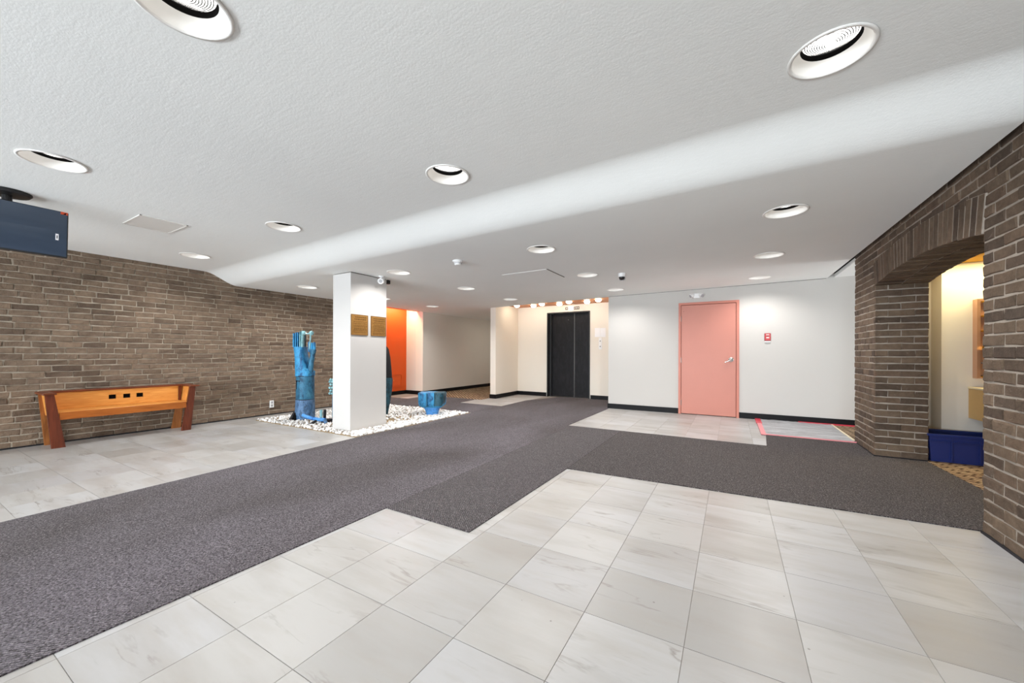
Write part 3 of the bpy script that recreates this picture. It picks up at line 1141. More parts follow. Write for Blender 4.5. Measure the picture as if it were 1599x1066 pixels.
fi = empty('floor_indicator', (-4.03, YEV, 2.60), 'small lit floor indicator plate above the elevator doors', 'indicator')
ob('back_plate', B(-4.27, -3.81, YEV - 0.008, YEV, 2.555, 2.655), 'wall_cream', fi)
ob('digit_window', B(-4.25, -4.165, YEV - 0.016, YEV - 0.008, 2.565, 2.645), 'ind_brown', fi)
ob('lit_window', B(-4.16, -4.005, YEV - 0.018, YEV - 0.008, 2.56, 2.65), 'indicator_glow', fi)
ob('digit_window', B(-3.995, -3.82, YEV - 0.016, YEV - 0.008, 2.565, 2.645), 'ind_brown', fi)
for x in (-4.205, -3.955, -3.905, -3.855):
    ob('digit_mark', B(x - 0.010, x + 0.010, YEV - 0.0185, YEV - 0.016, 2.592, 2.620), 'digit_glow', fi)

sg = empty('paper_notice', (-7.9, YEV, 1.88), 'white two-sheet notice taped above the elevator call buttons', 'notice')
ob('sheet', B(-3.36, -3.205, YEV - 0.010, YEV - 0.002, 1.755, 2.01), 'paper_white', sg)
ob('sheet', B(-3.20, -3.05, YEV - 0.007, YEV - 0.002, 1.75, 2.005), 'paper_white', sg)
cp = empty('call_button_plate', (-7.9, YEV, 1.57), 'narrow white elevator call plate with two buttons', 'button plate')
ob('plate', B(-3.245, -3.155, YEV - 0.012, YEV, 1.41, 1.735, 0.003), 'plastic_white', cp)
for zz in (1.64, 1.49):
    bm = bmesh.new()
    lathe(bm, [(0.016, -0.012), (0.015, -0.02), (0.001, -0.021)], 14, (-3.20, YEV, zz), 'y')
    ob('button', bm, 'steel_dark', cp)

# ---------------------------------------------------------------- things on the back wall
em = empty('emergency_light', (-0.65, YB, 2.52), 'white twin-head emergency light above the salmon door', 'emergency light')
bm = bmesh.new()
prism(bm, [(-0.735, 2.565), (-0.56, 2.565), (-0.585, 2.47), (-0.70, 2.47)], YB - 0.06, YB, 'y')
ob('body', bm, 'plastic_white', em)
for sx in (-1, 1):
    bm = bmesh.new()
    c0 = Vector((-0.648 + sx * 0.055, YB - 0.07, 2.54))
    dv = Vector((sx * 0.75, -0.45, -0.45)).normalized()
    tube(bm, [c0, c0 + dv * 0.03, c0 + dv * 0.075], [0.022, 0.040, 0.046], 14)
    h = ob('lamp_head', bm, 'plastic_white', em, smooth=True)
    bm = bmesh.new()
    tube(bm, [c0 + dv * 0.0755, c0 + dv * 0.078], [0.038, 0.038], 14)
    ob('lens', bm, 'plastic_grey', h)
fa = empty('fire_alarm_pull', (0.615, YB, 1.60), 'red fire alarm pull station on the white wall', 'fire alarm')
ob('body', B(0.568, 0.662, YB - 0.035, YB, 1.555, 1.692, 0.004), 'alarm_red', fa)
ob('edge_frame', B(0.562, 0.668, YB - 0.016, YB, 1.549, 1.698, 0.002), 'alarm_dark', fa)
ob('pull_bar', B(0.588, 0.640, YB - 0.044, YB - 0.035, 1.660, 1.676), 'label_pink', fa)
ob('pull_slot', B(0.596, 0.628, YB - 0.038, YB - 0.035, 1.638, 1.650), 'alarm_dark', fa)
ob('label_patch', B(0.592, 0.640, YB - 0.037, YB - 0.035, 1.600, 1.626), 'label_pink', fa)
ob('back_box', B(0.566, 0.664, YB - 0.022, YB, 1.522, 1.549), 'plastic_white', fa)

# ---------------------------------------------------------------- ceiling fittings
sd = empty('smoke_detector', (-3.456, 4.338, zc(-3.456, 4.338)), 'round white smoke detector on the ceiling right of the column', 'smoke detector')
cz = zc(-3.456, 4.338)
bm = bmesh.new()
lathe(bm, [(0.075, 0.0), (0.075, -0.018), (0.066, -0.026)], 24, (-3.456, 4.338, cz))
ob('base_ring', bm, 'plastic_white', sd)
bm = bmesh.new()
lathe(bm, [(0.054, -0.026), (0.050, -0.052), (0.040, -0.066), (0.001, -0.068)], 24, (-3.456, 4.338, cz))
ob('sensor_head', bm, 'plastic_white', sd, smooth=True)
bm = bmesh.new()
lathe(bm, [(0.056, -0.034), (0.056, -0.042)], 24, (-3.456, 4.338, cz))
ob('vent_ring', bm, 'plastic_grey', sd)

dcx, dcy = -1.625, 6.45
cz = zc(dcx, dcy)
dc = empty('dome_camera', (dcx, dcy, cz), 'small white dome camera with black eye on the ceiling before the salmon door wall', 'camera')
bm = bmesh.new()
lathe(bm, [(0.060, 0.0), (0.060, -0.055), (0.054, -0.062)], 24, (dcx, dcy, cz))
ob('housing', bm, 'plastic_white', dc, smooth=True)
bm = bmesh.new()
lathe(bm, [(0.050, -0.062), (0.047, -0.080), (0.038, -0.098), (0.022, -0.110), (0.001, -0.114)], 24, (dcx, dcy, cz))
ob('dome', bm, 'black_metal', dc, smooth=True)
bm = bmesh.new()
lathe(bm, [(0.053, -0.058), (0.056, -0.085), (0.046, -0.108), (0.030, -0.118), (0.024, -0.112)], 20, (dcx, dcy, cz), caps=False)
bmesh.ops.delete(bm, geom=[v_ for v_ in bm.verts if v_.co.y < dcy + 0.012], context='VERTS')
ob('shroud', bm, 'plastic_white', dc, smooth=True)

bx, by = -5.24, 4.50
cz = zc(bx, by)
bc = empty('bullet_camera', (bx, by, cz), 'small white security camera beside the column top', 'camera')
bm = bmesh.new()
lathe(bm, [(0.045, 0), (0.045, -0.014), (0.02, -0.02), (0.02, -0.05)], 16, (bx, by, cz))
ob('mount', bm, 'plastic_white', bc)
dv = Vector((0.55, -0.75, -0.30)).normalized()
p0 = Vector((bx, by, cz - 0.075))
bm = bmesh.new()
tube(bm, [p0 - dv * 0.07, p0 - dv * 0.05, p0 + dv * 0.055, p0 + dv * 0.065], [0.036, 0.05, 0.052, 0.046], 18)
ob('camera_body', bm, 'plastic_white', bc, smooth=True)
bm = bmesh.new()
tube(bm, [p0 + dv * 0.065, p0 + dv * 0.069], [0.030, 0.028], 16)
ob('camera_lens', bm, 'plastic_grey', bc)
bm = bmesh.new()
box(bm, -5.44, -5.375, 4.76, 4.82, zc(-5.4, 4.79) - 0.07, zc(-5.4, 4.79) - 0.001, 0.006)
box(bm, -5.425, -5.39, 4.735, 4.76, zc(-5.4, 4.79) - 0.05, zc(-5.4, 4.79) - 0.012)
o = ob('ceiling_sensor', bm, 'black_metal', origin=(-5.41, 4.79, zc(-5.4, 4.79)))
tag(o, 'small black sensor on the ceiling just behind the column', 'sensor')


def hatch(name, x0, x1, y0, y1, label, dark_side):
    c = ((x0 + x1) / 2, (y0 + y1) / 2)
    z = zc(*c)
    h = empty(name, (c[0], c[1], z), label, 'access hatch')
    sl = 0.0135

    def slab(bm, a0, a1, b0, b1, t0, t1):
        k = len(bm.verts)
        box(bm, a0, a1, b0, b1, 0, 1)
        bm.verts.ensure_lookup_table()
        for v_ in bm.verts[k:]:
            v_.co.z = zc(v_.co.x, v_.co.y) - (t0 if v_.co.z < 0.5 else t1)
    bm = bmesh.new()
    slab(bm, x0 + 0.016, x1 - 0.016, y0 + 0.016, y1 - 0.016, 0.005, 0.0005)
    ob('hatch_panel', bm, 'metal_white' if dark_side is None else 'ceiling_plaster', h)
    w = 0.014
    bm = bmesh.new()
    for a0, a1, b0, b1 in ((x0, x1, y0, y0 + w), (x0, x1, y1 - w, y1), (x0, x0 + w, y0, y1)):
        slab(bm, a0, a1, b0, b1, 0.008 if dark_side is None else 0.004, 0.0003)
    ob('hatch_frame', bm, 'metal_white' if dark_side is None else 'ceiling_plaster', h)
    bm = bmesh.new()
    slab(bm, x1 - w, x1, y0, y1, 0.008, 0.0003)
    ob('hatch_edge', bm, 'metal_white' if dark_side is None else 'steel_dark', h)


hatch('ceiling_hatch', -6.15, -5.61, 1.56, 1.98, 'square flush access hatch in the upper ceiling by the brick wall', None)
hatch('ceiling_hatch', -3.42, -2.565, 5.48, 6.20, 'faint long access hatch in the lower ceiling before the elevator', 1)

# hanging screen
tv = empty('hanging_screen', (-5.9, 0.73, zc(-5.9, 0.73)), 'dark flat screen with white sticker hung from the ceiling by the brick wall', 'screen')
cz = zc(-5.9, 0.73)
bm = bmesh.new()
lathe(bm, [(0.150, 0.0), (0.150, -0.012), (0.135, -0.030), (0.05, -0.036)], 28, (-5.9, 0.73, cz))
ob('ceiling_plate', bm, 'black_metal', tv, smooth=True)
bm = bmesh.new()
lathe(bm, [(0.032, -0.03), (0.032, -0.16)], 16, (-5.9, 0.73, cz))
ob('pole', bm, 'black_metal', tv)
bm = bmesh.new()
lathe(bm, [(0.012, -0.03), (0.012, -0.14)], 10, (-5.865, 0.67, cz))
ob('cable', bm, 'plastic_grey', tv)


def tilted(bm):
    bmesh.ops.rotate(bm, verts=bm.verts, cent=(-5.86, 0, 2.46), matrix=Matrix.Rotation(rad(4), 3, 'Y'))
    return bm


Y0, Y1, Z0, Z1 = 0.36, 1.098, 2.232, 2.690
ob('screen_case', tilted(B(-5.90, -5.862, Y0, Y1, Z0, Z1, 0.006)), 'black_metal', tv)
ob('screen_panel', tilted(B(-5.862, -5.858, Y0 + 0.006, Y1 - 0.010, Z0 + 0.016, Z1 - 0.006)), 'screen_film', tv)
st = ob('barcode_sticker', tilted(B(-5.858, -5.8565, 1.015, 1.035, 2.40, 2.462)), 'paper_white', tv)
ob('print', tilted(B(-5.8565, -5.856, 1.022, 1.028, 2.415, 2.447)), 'black_gap', st)
ob('corner_label', tilted(B(-5.858, -5.8562, 1.045, 1.092, 2.662, 2.688)), 'sticker_orange', tv)
bm = bmesh.new()
prism(bm, [(1.060, 2.664), (1.078, 2.664), (1.084, 2.684), (1.070, 2.676)], -5.8562, -5.8555, 'x')
ob('label_mark', tilted(bm), 'black_gap', tv)
ob('mount_arm', B(-5.97, -5.90, 0.66, 0.80, 2.38, 2.64), 'black_metal', tv)

# ---------------------------------------------------------------- plaques and wall fittings
for i, (y0, y1, lb) in enumerate(((3.976, 4.308, 'bronze plaque with raised text, the one nearer the column front edge'),
                                  (4.360, 4.688, 'bronze plaque with raised text, the one nearer the orange alcove'))):
    xs = -5.352
    pq = empty('bronze_plaque', (xs, (y0 + y1) / 2, 1.75), lb, 'plaque', 'bronze plaques on the column')
    ob('plate', B(xs, xs + 0.012, y0 + 0.01, y1, 1.578, 1.915, 0.002), 'plaque_bronze', pq)
    rng = random.Random(20 + i)
    bm = bmesh.new()
    zz = 1.880
    while zz > 1.605:
        big = zz > 1.84
        y = y0 + 0.045 + (0.0 if not big else 0.01) + rng.uniform(0, 0.03)
        while y < y1 - 0.035:
            w = rng.uniform(0.012, 0.036)
            box(bm, xs + 0.012, xs + 0.0145, y, min(y + w, y1 - 0.025), zz - (0.016 if big else 0.007), zz)
            y += w + 0.009
        zz -= (0.034 if big else 0.0175) + (0.012 if rng.random() < 0.3 else 0)
    ob('lettering', bm, 'plaque_letters', pq, kind='stuff')
    bm = bmesh.new()
    for a0, a1, b0, b1 in ((y0 + 0.01, y1, 1.578, 1.584), (y0 + 0.01, y1, 1.909, 1.915), (y0 + 0.01, y0 + 0.016, 1.578, 1.915), (y1 - 0.006, y1, 1.578, 1.915)):
        box(bm, xs + 0.010, xs + 0.015, a0, a1, b0, b1)
    ob('border', bm, 'plaque_letters', pq)

ol = empty('wall_outlet', (XL, 4.318, 0.225), 'white electrical outlet low on the brick wall by the gravel', 'outlet')
ob('plate', B(XL, XL + 0.018, 4.278, 4.358, 0.150, 0.298, 0.003), 'plastic_white', ol)
for zz in (0.255, 0.193):
    bm = bmesh.new()
    box(bm, XL + 0.018, XL + 0.022, 4.300, 4.336, zz - 0.022, zz + 0.022, 0.004)
    o_ = ob('socket', bm, 'plastic_grey', ol)
    bm = bmesh.new()
    box(bm, XL + 0.022, XL + 0.0225, 4.309, 4.312, zz - 0.006, zz + 0.010)
    box(bm, XL + 0.022, XL + 0.0225, 4.324, 4.327, zz - 0.006, zz + 0.010)
    ob('slot', bm, 'black_gap', o_)

ap = empty('access_panel', (-9.0, 8.32, 0.45), 'small orange painted access panel low in the alcove wall', 'access panel')
bm = bmesh.new()
for a0, a1, b0, b1 in ((8.10, 8.53, 0.61, 0.65), (8.10, 8.53, 0.24, 0.28), (8.10, 8.14, 0.28, 0.61), (8.49, 8.53, 0.28, 0.61)):
    box(bm, -9.0, -8.975, a0, a1, b0, b1)
ob('panel_frame', bm, 'paint_orange', ap)
ob('panel_door', B(-9.0, -8.985, 8.15, 8.48, 0.29, 0.60), 'paint_orange', ap)
bm = bmesh.new()
lathe(bm, [(0.014, 0), (0.014, 0.012)], 10, (-8.985, 8.19, 0.45), 'x')
ob('latch', bm, 'brass', ap)

# ---------------------------------------------------------------- bench
bn = empty('wooden_bench', (-8.05, 2.09, 0), 'long wooden bench with three square holes in its back, against the brick wall', 'bench')
XF, XBk = -7.86, -8.235


def leg(c0, c1, w0, w1, t, mat):
    bm = bmesh.new()
    quad_board(bm, c0, c1, w0, w1, t, (0, 1, 0), (1, 0, 0))
    ob('leg', bm, mat, bn)


leg((XF, 1.395, 0.0), (XF, 1.315, 0.715), 0.062, 0.040, 0.020, 'wood_red')
leg((XF, 2.755, 0.0), (XF, 2.838, 0.715), 0.060, 0.038, 0.020, 'wood_red')
leg((XBk, 1.395, 0.0), (XBk, 1.315, 0.715), 0.058, 0.036, 0.018, 'wood_leg')
leg((XBk, 2.750, 0.0), (XBk, 2.838, 0.715), 0.060, 0.036, 0.018, 'wood_leg')
# arm caps
for y0, y1 in ((1.255, 1.375), (2.795, 2.925)):
    bm = bmesh.new()
    box(bm, -8.275, XF + 0.035, y0, y1, 0.715, 0.738, 0.003)
    ob('arm_cap', bm, 'wood_rail', bn)
# side boards between the legs, leaning with them
for ya, yb, sg_ in ((1.352, 1.315, 1), (2.800, 2.838, -1)):
    bm = bmesh.new()
    quad_board(bm, ((XF + XBk) / 2, ya, 0.415), ((XF + XBk) / 2, yb, 0.712), 0.172, 0.172, 0.010, (1, 0, 0), (0, 1, 0))
    ob('side_board', bm, 'wood_honey', bn)
# seat, apron
ob('seat', B(XBk + 0.02, XF + 0.004, 1.375, 2.775, 0.456, 0.476, 0.003), 'wood_honey', bn)
ob('apron', B(XF - 0.012, XF + 0.014, 1.40, 2.755, 0.372, 0.472, 0.002), 'wood_apron', bn)
# back board with three square holes: built as slabs around them
bm = bmesh.new()
holes = [1.985, 2.142, 2.290]
hz0, hz1, hw = 0.575, 0.640, 0.040
XB0, XB1 = -8.225, -8.203
box(bm, XB0, XB1, 1.335, 2.825, 0.478, hz0)
box(bm, XB0, XB1, 1.335, 2.825, hz1, 0.716)
e = [1.335] + [v_ for h in holes for v_ in (h - hw, h + hw)] + [2.825]
for i in range(0, len(e), 2):
    box(bm, XB0, XB1, e[i], e[i + 1], hz0, hz1)
ob('back_board', bm, 'wood_honey', bn)
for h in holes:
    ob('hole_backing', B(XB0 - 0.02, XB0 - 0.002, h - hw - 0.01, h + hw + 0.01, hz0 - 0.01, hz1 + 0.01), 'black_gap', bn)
ob('top_rail', B(-8.285, -8.185, 1.270, 2.925, 0.716, 0.742, 0.004), 'wood_rail', bn)
ob('end_post', B(-8.200, -8.165, 2.765, 2.795, 0.478, 0.716), 'wood_red', bn)

# ---------------------------------------------------------------- gravel bed
GX0, GX1, GY0, GY1 = -7.84, -4.905, 3.80, 6.56
gs = structure('gravel_base', prism(bmesh.new(), [(GX0, GY0), (-4.945, GY0), (-4.875, GY1), (GX0, GY1)], -0.003, 0.010, 'z'), 'gravel_soil')
gs['kind'] = 'stuff'
tag(gs, 'tan soil showing between the white stones of the gravel bed', 'soil')
rng = random.Random(31)
pm = []
for i in range(8):
    bm = bmesh.new()
    bmesh.ops.create_icosphere(bm, subdivisions=1, radius=1.0)
    sx, sy, sz = rng.uniform(0.85, 1.25), rng.uniform(0.7, 1.0), rng.uniform(0.55, 0.8)
    for v_ in bm.verts:
        k = 1 + rng.uniform(-0.12, 0.12)
        v_.co = Vector((v_.co.x * sx * k, v_.co.y * sy * k, v_.co.z * sz * k))
    me = bpy.data.meshes.new('pebble')
    bm.to_mesh(me)
    bm.free()
    me.materials.append(M['pebble'])
    me.shade_smooth()
    pm.append(me)


def edge_x(y):
    return -4.945 + (y - 3.77) * 0.026 - 0.02


stones = []
step = 0.052
ny = int((GY1 - GY0) / step)
nx = int((GX1 - GX0) / step)
for j in range(ny):
    for i in range(nx):
        x = GX0 + (i + 0.5 + rng.uniform(-0.42, 0.42)) * step
        y = GY0 + (j + 0.5 + rng.uniform(-0.42, 0.42)) * step
        if x > edge_x(y) + 0.012 or y < GY0 + 0.0:
            continue
        if -5.83 < x < -5.32 and 3.95 < y < 4.74:
            continue
        bare = math.exp(-(((x + 5.55) / 0.35) ** 2 + ((y - 5.15) / 0.35) ** 2))
        if rng.random() < 0.75 * bare:
            continue
        stones.append((x, y, rng.uniform(0.018, 0.031), rng.randrange(8), rng.uniform(0, 6.28)))
# second layer along the carpet edge where the stones are heaped
for k in range(900):
    y = rng.uniform(GY0 + 0.03, GY1 - 0.05)
    x = edge_x(y) + 0.005 - abs(rng.gauss(0, 0.22))
    if x < GX0 + 0.03 or (-5.83 < x < -5.32 and 3.95 < y < 4.74):
        continue
    stones.append((x, y, rng.uniform(0.020, 0.032), rng.randrange(8), rng.uniform(0, 6.28)))


def dep(s):
    return -0.4905 * s[0] + 0.8714 * s[1]


def seen(s):
    # stones hidden behind the column do not count among the three hundred
    return True


order = sorted(range(len(stones)), key=lambda i: dep(stones[i]) - 20 * stones[i][2])
single = set(order[:300])
SV, SF = [], []
for i, (x, y, rr, kd, an) in enumerate(stones):
    zz = 0.010 + rr * 0.45
    if i in single:
        o = bpy.data.objects.new('pebble', pm[kd])
        COL.objects.link(o)
        o.location, o.scale, o.rotation_euler = (x, y, zz), (rr, rr, rr), (0, 0, an)
        tag(o, 'small white pebble near the front edge of the gravel bed', 'pebble', 'white pebbles in the gravel bed')
    else:
        k = len(SV)
        ca, sa = math.cos(an), math.sin(an)
        for v_ in pm[kd].vertices:
            c = v_.co * rr
            SV.append((x + c.x * ca - c.y * sa, y + c.x * sa + c.y * ca, zz + c.z))
        SF += [tuple(q + k for q in p_.vertices) for p_ in pm[kd].polygons]
me = bpy.data.meshes.new('pebble_gravel')
me.from_pydata(SV, [], SF)
me.materials.append(M['pebble'])
me.shade_smooth()
o = finish('pebble_gravel', me)
tag(o, 'white pebble gravel filling the bed around the column', 'gravel', kind='stuff')

# ---------------------------------------------------------------- sculptures
# 1. tall tower with a comb and branching rods
tx, ty = -7.13, 4.32
RT = Vector((0.8714, 0.4905, 0))      # across the picture, lying in the floor plane
FW = Vector((-0.4905, 0.8714, 0))     # away from the viewer
tw = empty('tower_sculpture', (tx, ty, 0), 'tall blue patinated bronze tower sculpture with comb-like top standing in the gravel', 'sculpture')


KW = 0.82


def P(a, b_, z):
    v_ = Vector((tx, ty, 0)) + (RT * a + FW * b_) * KW
    return Vector((v_.x, v_.y, z))


def lobed(bm, prof, seg=40, lob=0.0, k=5, sq=1.0, off=(0, 0)):
    rings = []
    for rr, zz in prof:
        ring = []
        for i in range(seg):
            a = 2 * math.pi * i / seg
            q = rr * (1 + lob * math.cos(k * a))
            ring.append(bm.verts.new(P(off[0] + q * math.cos(a), off[1] + q * sq * math.sin(a), zz)))
        rings.append(ring)
    for a, b_ in zip(rings, rings[1:]):
        for i in range(seg):
            bm.faces.new((a[i], a[(i + 1) % seg], b_[(i + 1) % seg], b_[i]))
    bm.faces.new(rings[0])
    bm.faces.new(rings[-1])
    return bm


bm = lobed(bmesh.new(), [(0.196, 0.0), (0.212, 0.12), (0.205, 0.25), (0.198, 0.395)], lob=0.02, k=3)
ob('lower_drum', bm, 'patina_violet', tw, smooth=True)
bm = lobed(bmesh.new(), [(0.190, 0.395), (0.196, 0.405), (0.194, 0.62), (0.190, 0.83), (0.184, 0.842)], lob=0.012, k=4)
ob('middle_drum', bm, 'patina_deep', tw, smooth=True)
for z_ in (0.397, 0.843):
    bm = lobed(bmesh.new(), [(0.199 if z_ < 0.5 else 0.190, z_ - 0.006), (0.199 if z_ < 0.5 else 0.190, z_ + 0.006)], lob=0.012, k=4)
    ob('seam_ring', bm, 'iron_dark', tw)
bm = bmesh.new()
for a0, a1, z0, z1 in ((-0.13, -0.02, 0.735, 0.765), (-0.125, -0.105, 0.60, 0.74)):
    for s in range(1):
        vs = [P(a, -math.sqrt(max(0, 0.2 ** 2 - a * a)) - d, z) for a in (a0, a1) for d in (0.0, -0.03) for z in (z0, z1)]
        v8 = [bm.verts.new(v_) for v_ in vs]
        for q in ((0, 1, 3, 2), (4, 6, 7, 5), (0, 4, 5, 1), (2, 3, 7, 6), (0, 2, 6, 4), (1, 5, 7, 3)):
            bm.faces.new([v8[i] for i in q])
ob('cast_groove', bm, 'iron_dark', tw)

def slab_loft(bm, secs):
    """secs: (a0, a1, b0, b1, z) rounded rectangles across the tower"""
    rings = []
    for a0, a1, b0, b1, z in secs:
        ring = []
        for i in range(20):
            t = 2 * math.pi * i / 20
            c, s = math.cos(t), math.sin(t)
            e_ = 0.55
            x = (a0 + a1) / 2 + (a1 - a0) / 2 * math.copysign(abs(c) ** e_, c)
            y = (b0 + b1) / 2 + (b1 - b0) / 2 * math.copysign(abs(s) ** e_, s)
            ring.append(bm.verts.new(P(x, y, z)))
        rings.append(ring)
    for a, b_ in zip(rings, rings[1:]):
        for i in range(20):
            bm.faces.new((a[i], a[(i + 1) % 20], b_[(i + 1) % 20], b_[i]))
    bm.faces.new(rings[0])
    bm.faces.new(rings[-1])
    return bm


# split trunk: broad left stem, thin right stem, between them a dark V
ob('left_stem', slab_loft(bmesh.new(), [(-0.182, 0.182, -0.18, 0.18, 0.842), (-0.180, 0.180, -0.18, 0.18, 0.93), (-0.180, 0.085, -0.18, 0.16, 0.985), (-0.183, 0.060, -0.17, 0.15, 1.10), (-0.200, 0.015, -0.16, 0.14, 1.27), (-0.220, 0.005, -0.15, 0.13, 1.36), (-0.220, 0.005, -0.14, 0.12, 1.40)]), 'patina_bright', tw, smooth=True)
bm = bmesh.new()
tube(bm, [P(0.130, -0.02, 0.93), P(0.155, -0.03, 1.10), P(0.190, -0.03, 1.25), P(0.215, -0.03, 1.35)], [0.050, 0.044, 0.042, 0.046], 14)
ob('right_stem', bm, 'patina_deep', tw, smooth=True)
bm = bmesh.new()
tube(bm, [P(0.10, 0.05, 0.95), P(0.112, 0.05, 1.2), P(0.105, 0.05, 1.46)], [0.02, 0.022, 0.024], 10)
ob('inner_rod', bm, 'patina_deep', tw, smooth=True)
for k, a in enumerate((-0.208, -0.158, -0.108, -0.058, -0.010)):
    w = 0.013 if k not in (0, 4) else 0.018
    top = (1.655, 1.67, 1.675, 1.69, 1.70)[k]
    ob('comb_tine', slab_loft(bmesh.new(), [(a - w, a + w, -0.135, -0.045, 1.39), (a - w, a + w, -0.135, -0.045, 1.5), (a - w * 0.9, a + w * 0.9, -0.13, -0.05, top)]), 'patina_pale' if k in (3, 4) else 'patina_bright', tw, smooth=True)
ob('comb_back', slab_loft(bmesh.new(), [(-0.21, 0.0, -0.05, 0.06, 1.39), (-0.21, 0.0, -0.05, 0.06, 1.63)]), 'patina_dark', tw)
bm = bmesh.new()
tube(bm, [P(0.02, -0.10, 1.66), P(0.10, -0.10, 1.645), P(0.19, -0.10, 1.66)], [0.017, 0.012, 0.017], 10)
ob('bridge_rod', bm, 'patina_pale', tw, smooth=True)
for a in (0.02, 0.195):
    bm = bmesh.new()
    lathe(bm, [(0.001, -0.042), (0.030, -0.030), (0.042, 0.0), (0.030, 0.030), (0.001, 0.042)], 14, P(a, -0.10, 1.66))
    ob('knob', bm, 'patina_pale', tw, smooth=True)
bm = bmesh.new()
tube(bm, [P(0.175, -0.10, 1.64), P(0.168, -0.09, 1.55), P(0.13, -0.06, 1.40), P(0.122, -0.03, 1.30)], 0.013, 8)
ob('hanger_rod', bm, 'patina_pale', tw, smooth=True)
for a0, z0 in ((0.110, 1.50), (0.165, 1.48), (0.225, 1.49)):
    bm = bmesh.new()
    tube(bm, [P(a0, -0.03, 1.30), P(a0, -0.03, z0 - 0.03), P(a0, -0.03, z0)], [0.026, 0.026, 0.016], 10)
    ob('prong', bm, 'patina_bright', tw, smooth=True)
bm = bmesh.new()
tube(bm, [P(-0.15, -0.15, 0.16), P(-0.20, -0.20, 0.06), P(-0.235, -0.22, 0.0)], [0.028, 0.03, 0.026], 8)
ob('foot_strut', bm, 'iron_dark', tw, smooth=True)
bm = slab_loft(bmesh.new(), [(-0.19, -0.09, -0.215, -0.1, 0.0), (-0.17, -0.10, -0.215, -0.1, 0.11), (-0.14, -0.12, -0.20, -0.1, 0.15)])
ob('foot_notch', bm, 'black_gap', tw)

# 2. low jointed piece of bent bars beside the tower
lw = empty('bent_bar_sculpture', (-6.42, 4.22, 0), 'low sculpture of bent blue bars and black rods lying in the gravel', 'sculpture')
tx, ty = -6.45, 4.20
KW = 1.12


def bar(name, pts_, rr, mat, seg=8):
    bm = bmesh.new()
    tube(bm, pts_, rr, seg)
    ob(name, bm, mat, lw, smooth=True)


# offsets measured across (a) and away (b)
bar('bent_bar', [P(-0.30, 0.0, 0.165), P(-0.24, 0.0, 0.135), P(-0.14, 0.0, 0.10), P(-0.02, -0.02, 0.085), P(0.09, -0.04, 0.085)], [0.030, 0.030, 0.032, 0.032, 0.030], 'patina_azure')
bar('bent_bar', [P(0.085, -0.05, 0.10), P(0.10, -0.05, 0.05), P(0.11, -0.05, 0.0)], [0.03, 0.03, 0.026], 'patina_violet')
bar('black_rod', [P(-0.05, -0.02, 0.075), P(-0.12, -0.10, 0.02), P(-0.17, -0.17, -0.005)], 0.020, 'iron_dark')
bar('upright_post', [P(-0.05, 0.10, 0.0), P(-0.05, 0.10, 0.24)], 0.024, 'patina_pale')
bar('upright_post', [P(-0.01, 0.13, 0.0), P(-0.005, 0.13, 0.24)], 0.026, 'iron_dark')
bm = slab_loft(bmesh.new(), [(-0.02, 0.14, 0.0, 0.12, 0.0), (-0.02, 0.14, 0.0, 0.12, 0.075), (0.0, 0.13, 0.02, 0.11, 0.085)])
ob('base_block', bm, 'iron_dark', lw)
bm = slab_loft(bmesh.new(), [(0.10, 0.26, 0.15, 0.28, 0.0), (0.09, 0.26, 0.14, 0.29, 0.09), (0.12, 0.24, 0.16, 0.27, 0.14)])
ob('rear_block', bm, 'patina_dark', lw)

# 3. slender stem with bubbled plates, mostly behind the column
tx, ty = -6.46, 4.35
sp = empty('bubble_stem_sculpture', (tx, ty, 0), 'slender blue stem with white bubbled plates half hidden behind the column', 'sculpture')
bm = bmesh.new()
tube(bm, [P(0.06, 0.1, 0.0), P(0.055, 0.1, 0.35), P(0.05, 0.1, 0.78)], [0.05, 0.045, 0.035], 12)
ob('stem', bm, 'patina_deep', sp, smooth=True)
bm = slab_loft(bmesh.new(), [(0.025, 0.12, 0.05, 0.15, 0.50), (0.02, 0.13, 0.04, 0.16, 0.62), (0.02, 0.13, 0.04, 0.16, 0.80)])
ob('plate', bm, 'patina_dark', sp)
for i, z in enumerate((0.535, 0.585, 0.64, 0.70, 0.75, 0.79)):
    for k, a in enumerate((0.012, 0.055)):
        bm = bmesh.new()
        lathe(bm, [(0.001, -0.026), (0.02, -0.016), (0.026, 0), (0.02, 0.016), (0.001, 0.026)], 10, P(a + (0.008 if i % 2 else -0.006), 0.035, z))
        ob('bubble', bm, 'patina_pale', sp, smooth=True)

# 4. dark spindle standing behind the column
tx, ty = -6.20, 5.43
dk = empty('spindle_sculpture', (tx, ty, 0), 'dark green-blue spindle sculpture showing past the right edge of the column', 'sculpture')
bm = lobed(bmesh.new(), [(0.045, 0.0), (0.085, 0.25), (0.125, 0.55), (0.132, 0.72), (0.128, 0.78)], 28)
ob('lower_spindle', bm, 'patina_dark', dk, smooth=True)
bm = lobed(bmesh.new(), [(0.118, 0.785), (0.120, 0.82), (0.108, 1.0), (0.09, 1.2), (0.062, 1.36), (0.03, 1.42)], 28)
ob('upper_spindle', bm, 'iron_dark', dk, smooth=True)

# 5. squat anvil-shaped piece by the carpet
tx, ty = -5.41, 5.97
KW = 0.92
an = empty('anvil_sculpture', (tx, ty, 0), 'squat turquoise block sculpture on a narrow foot, on the gravel by the carpet', 'sculpture')


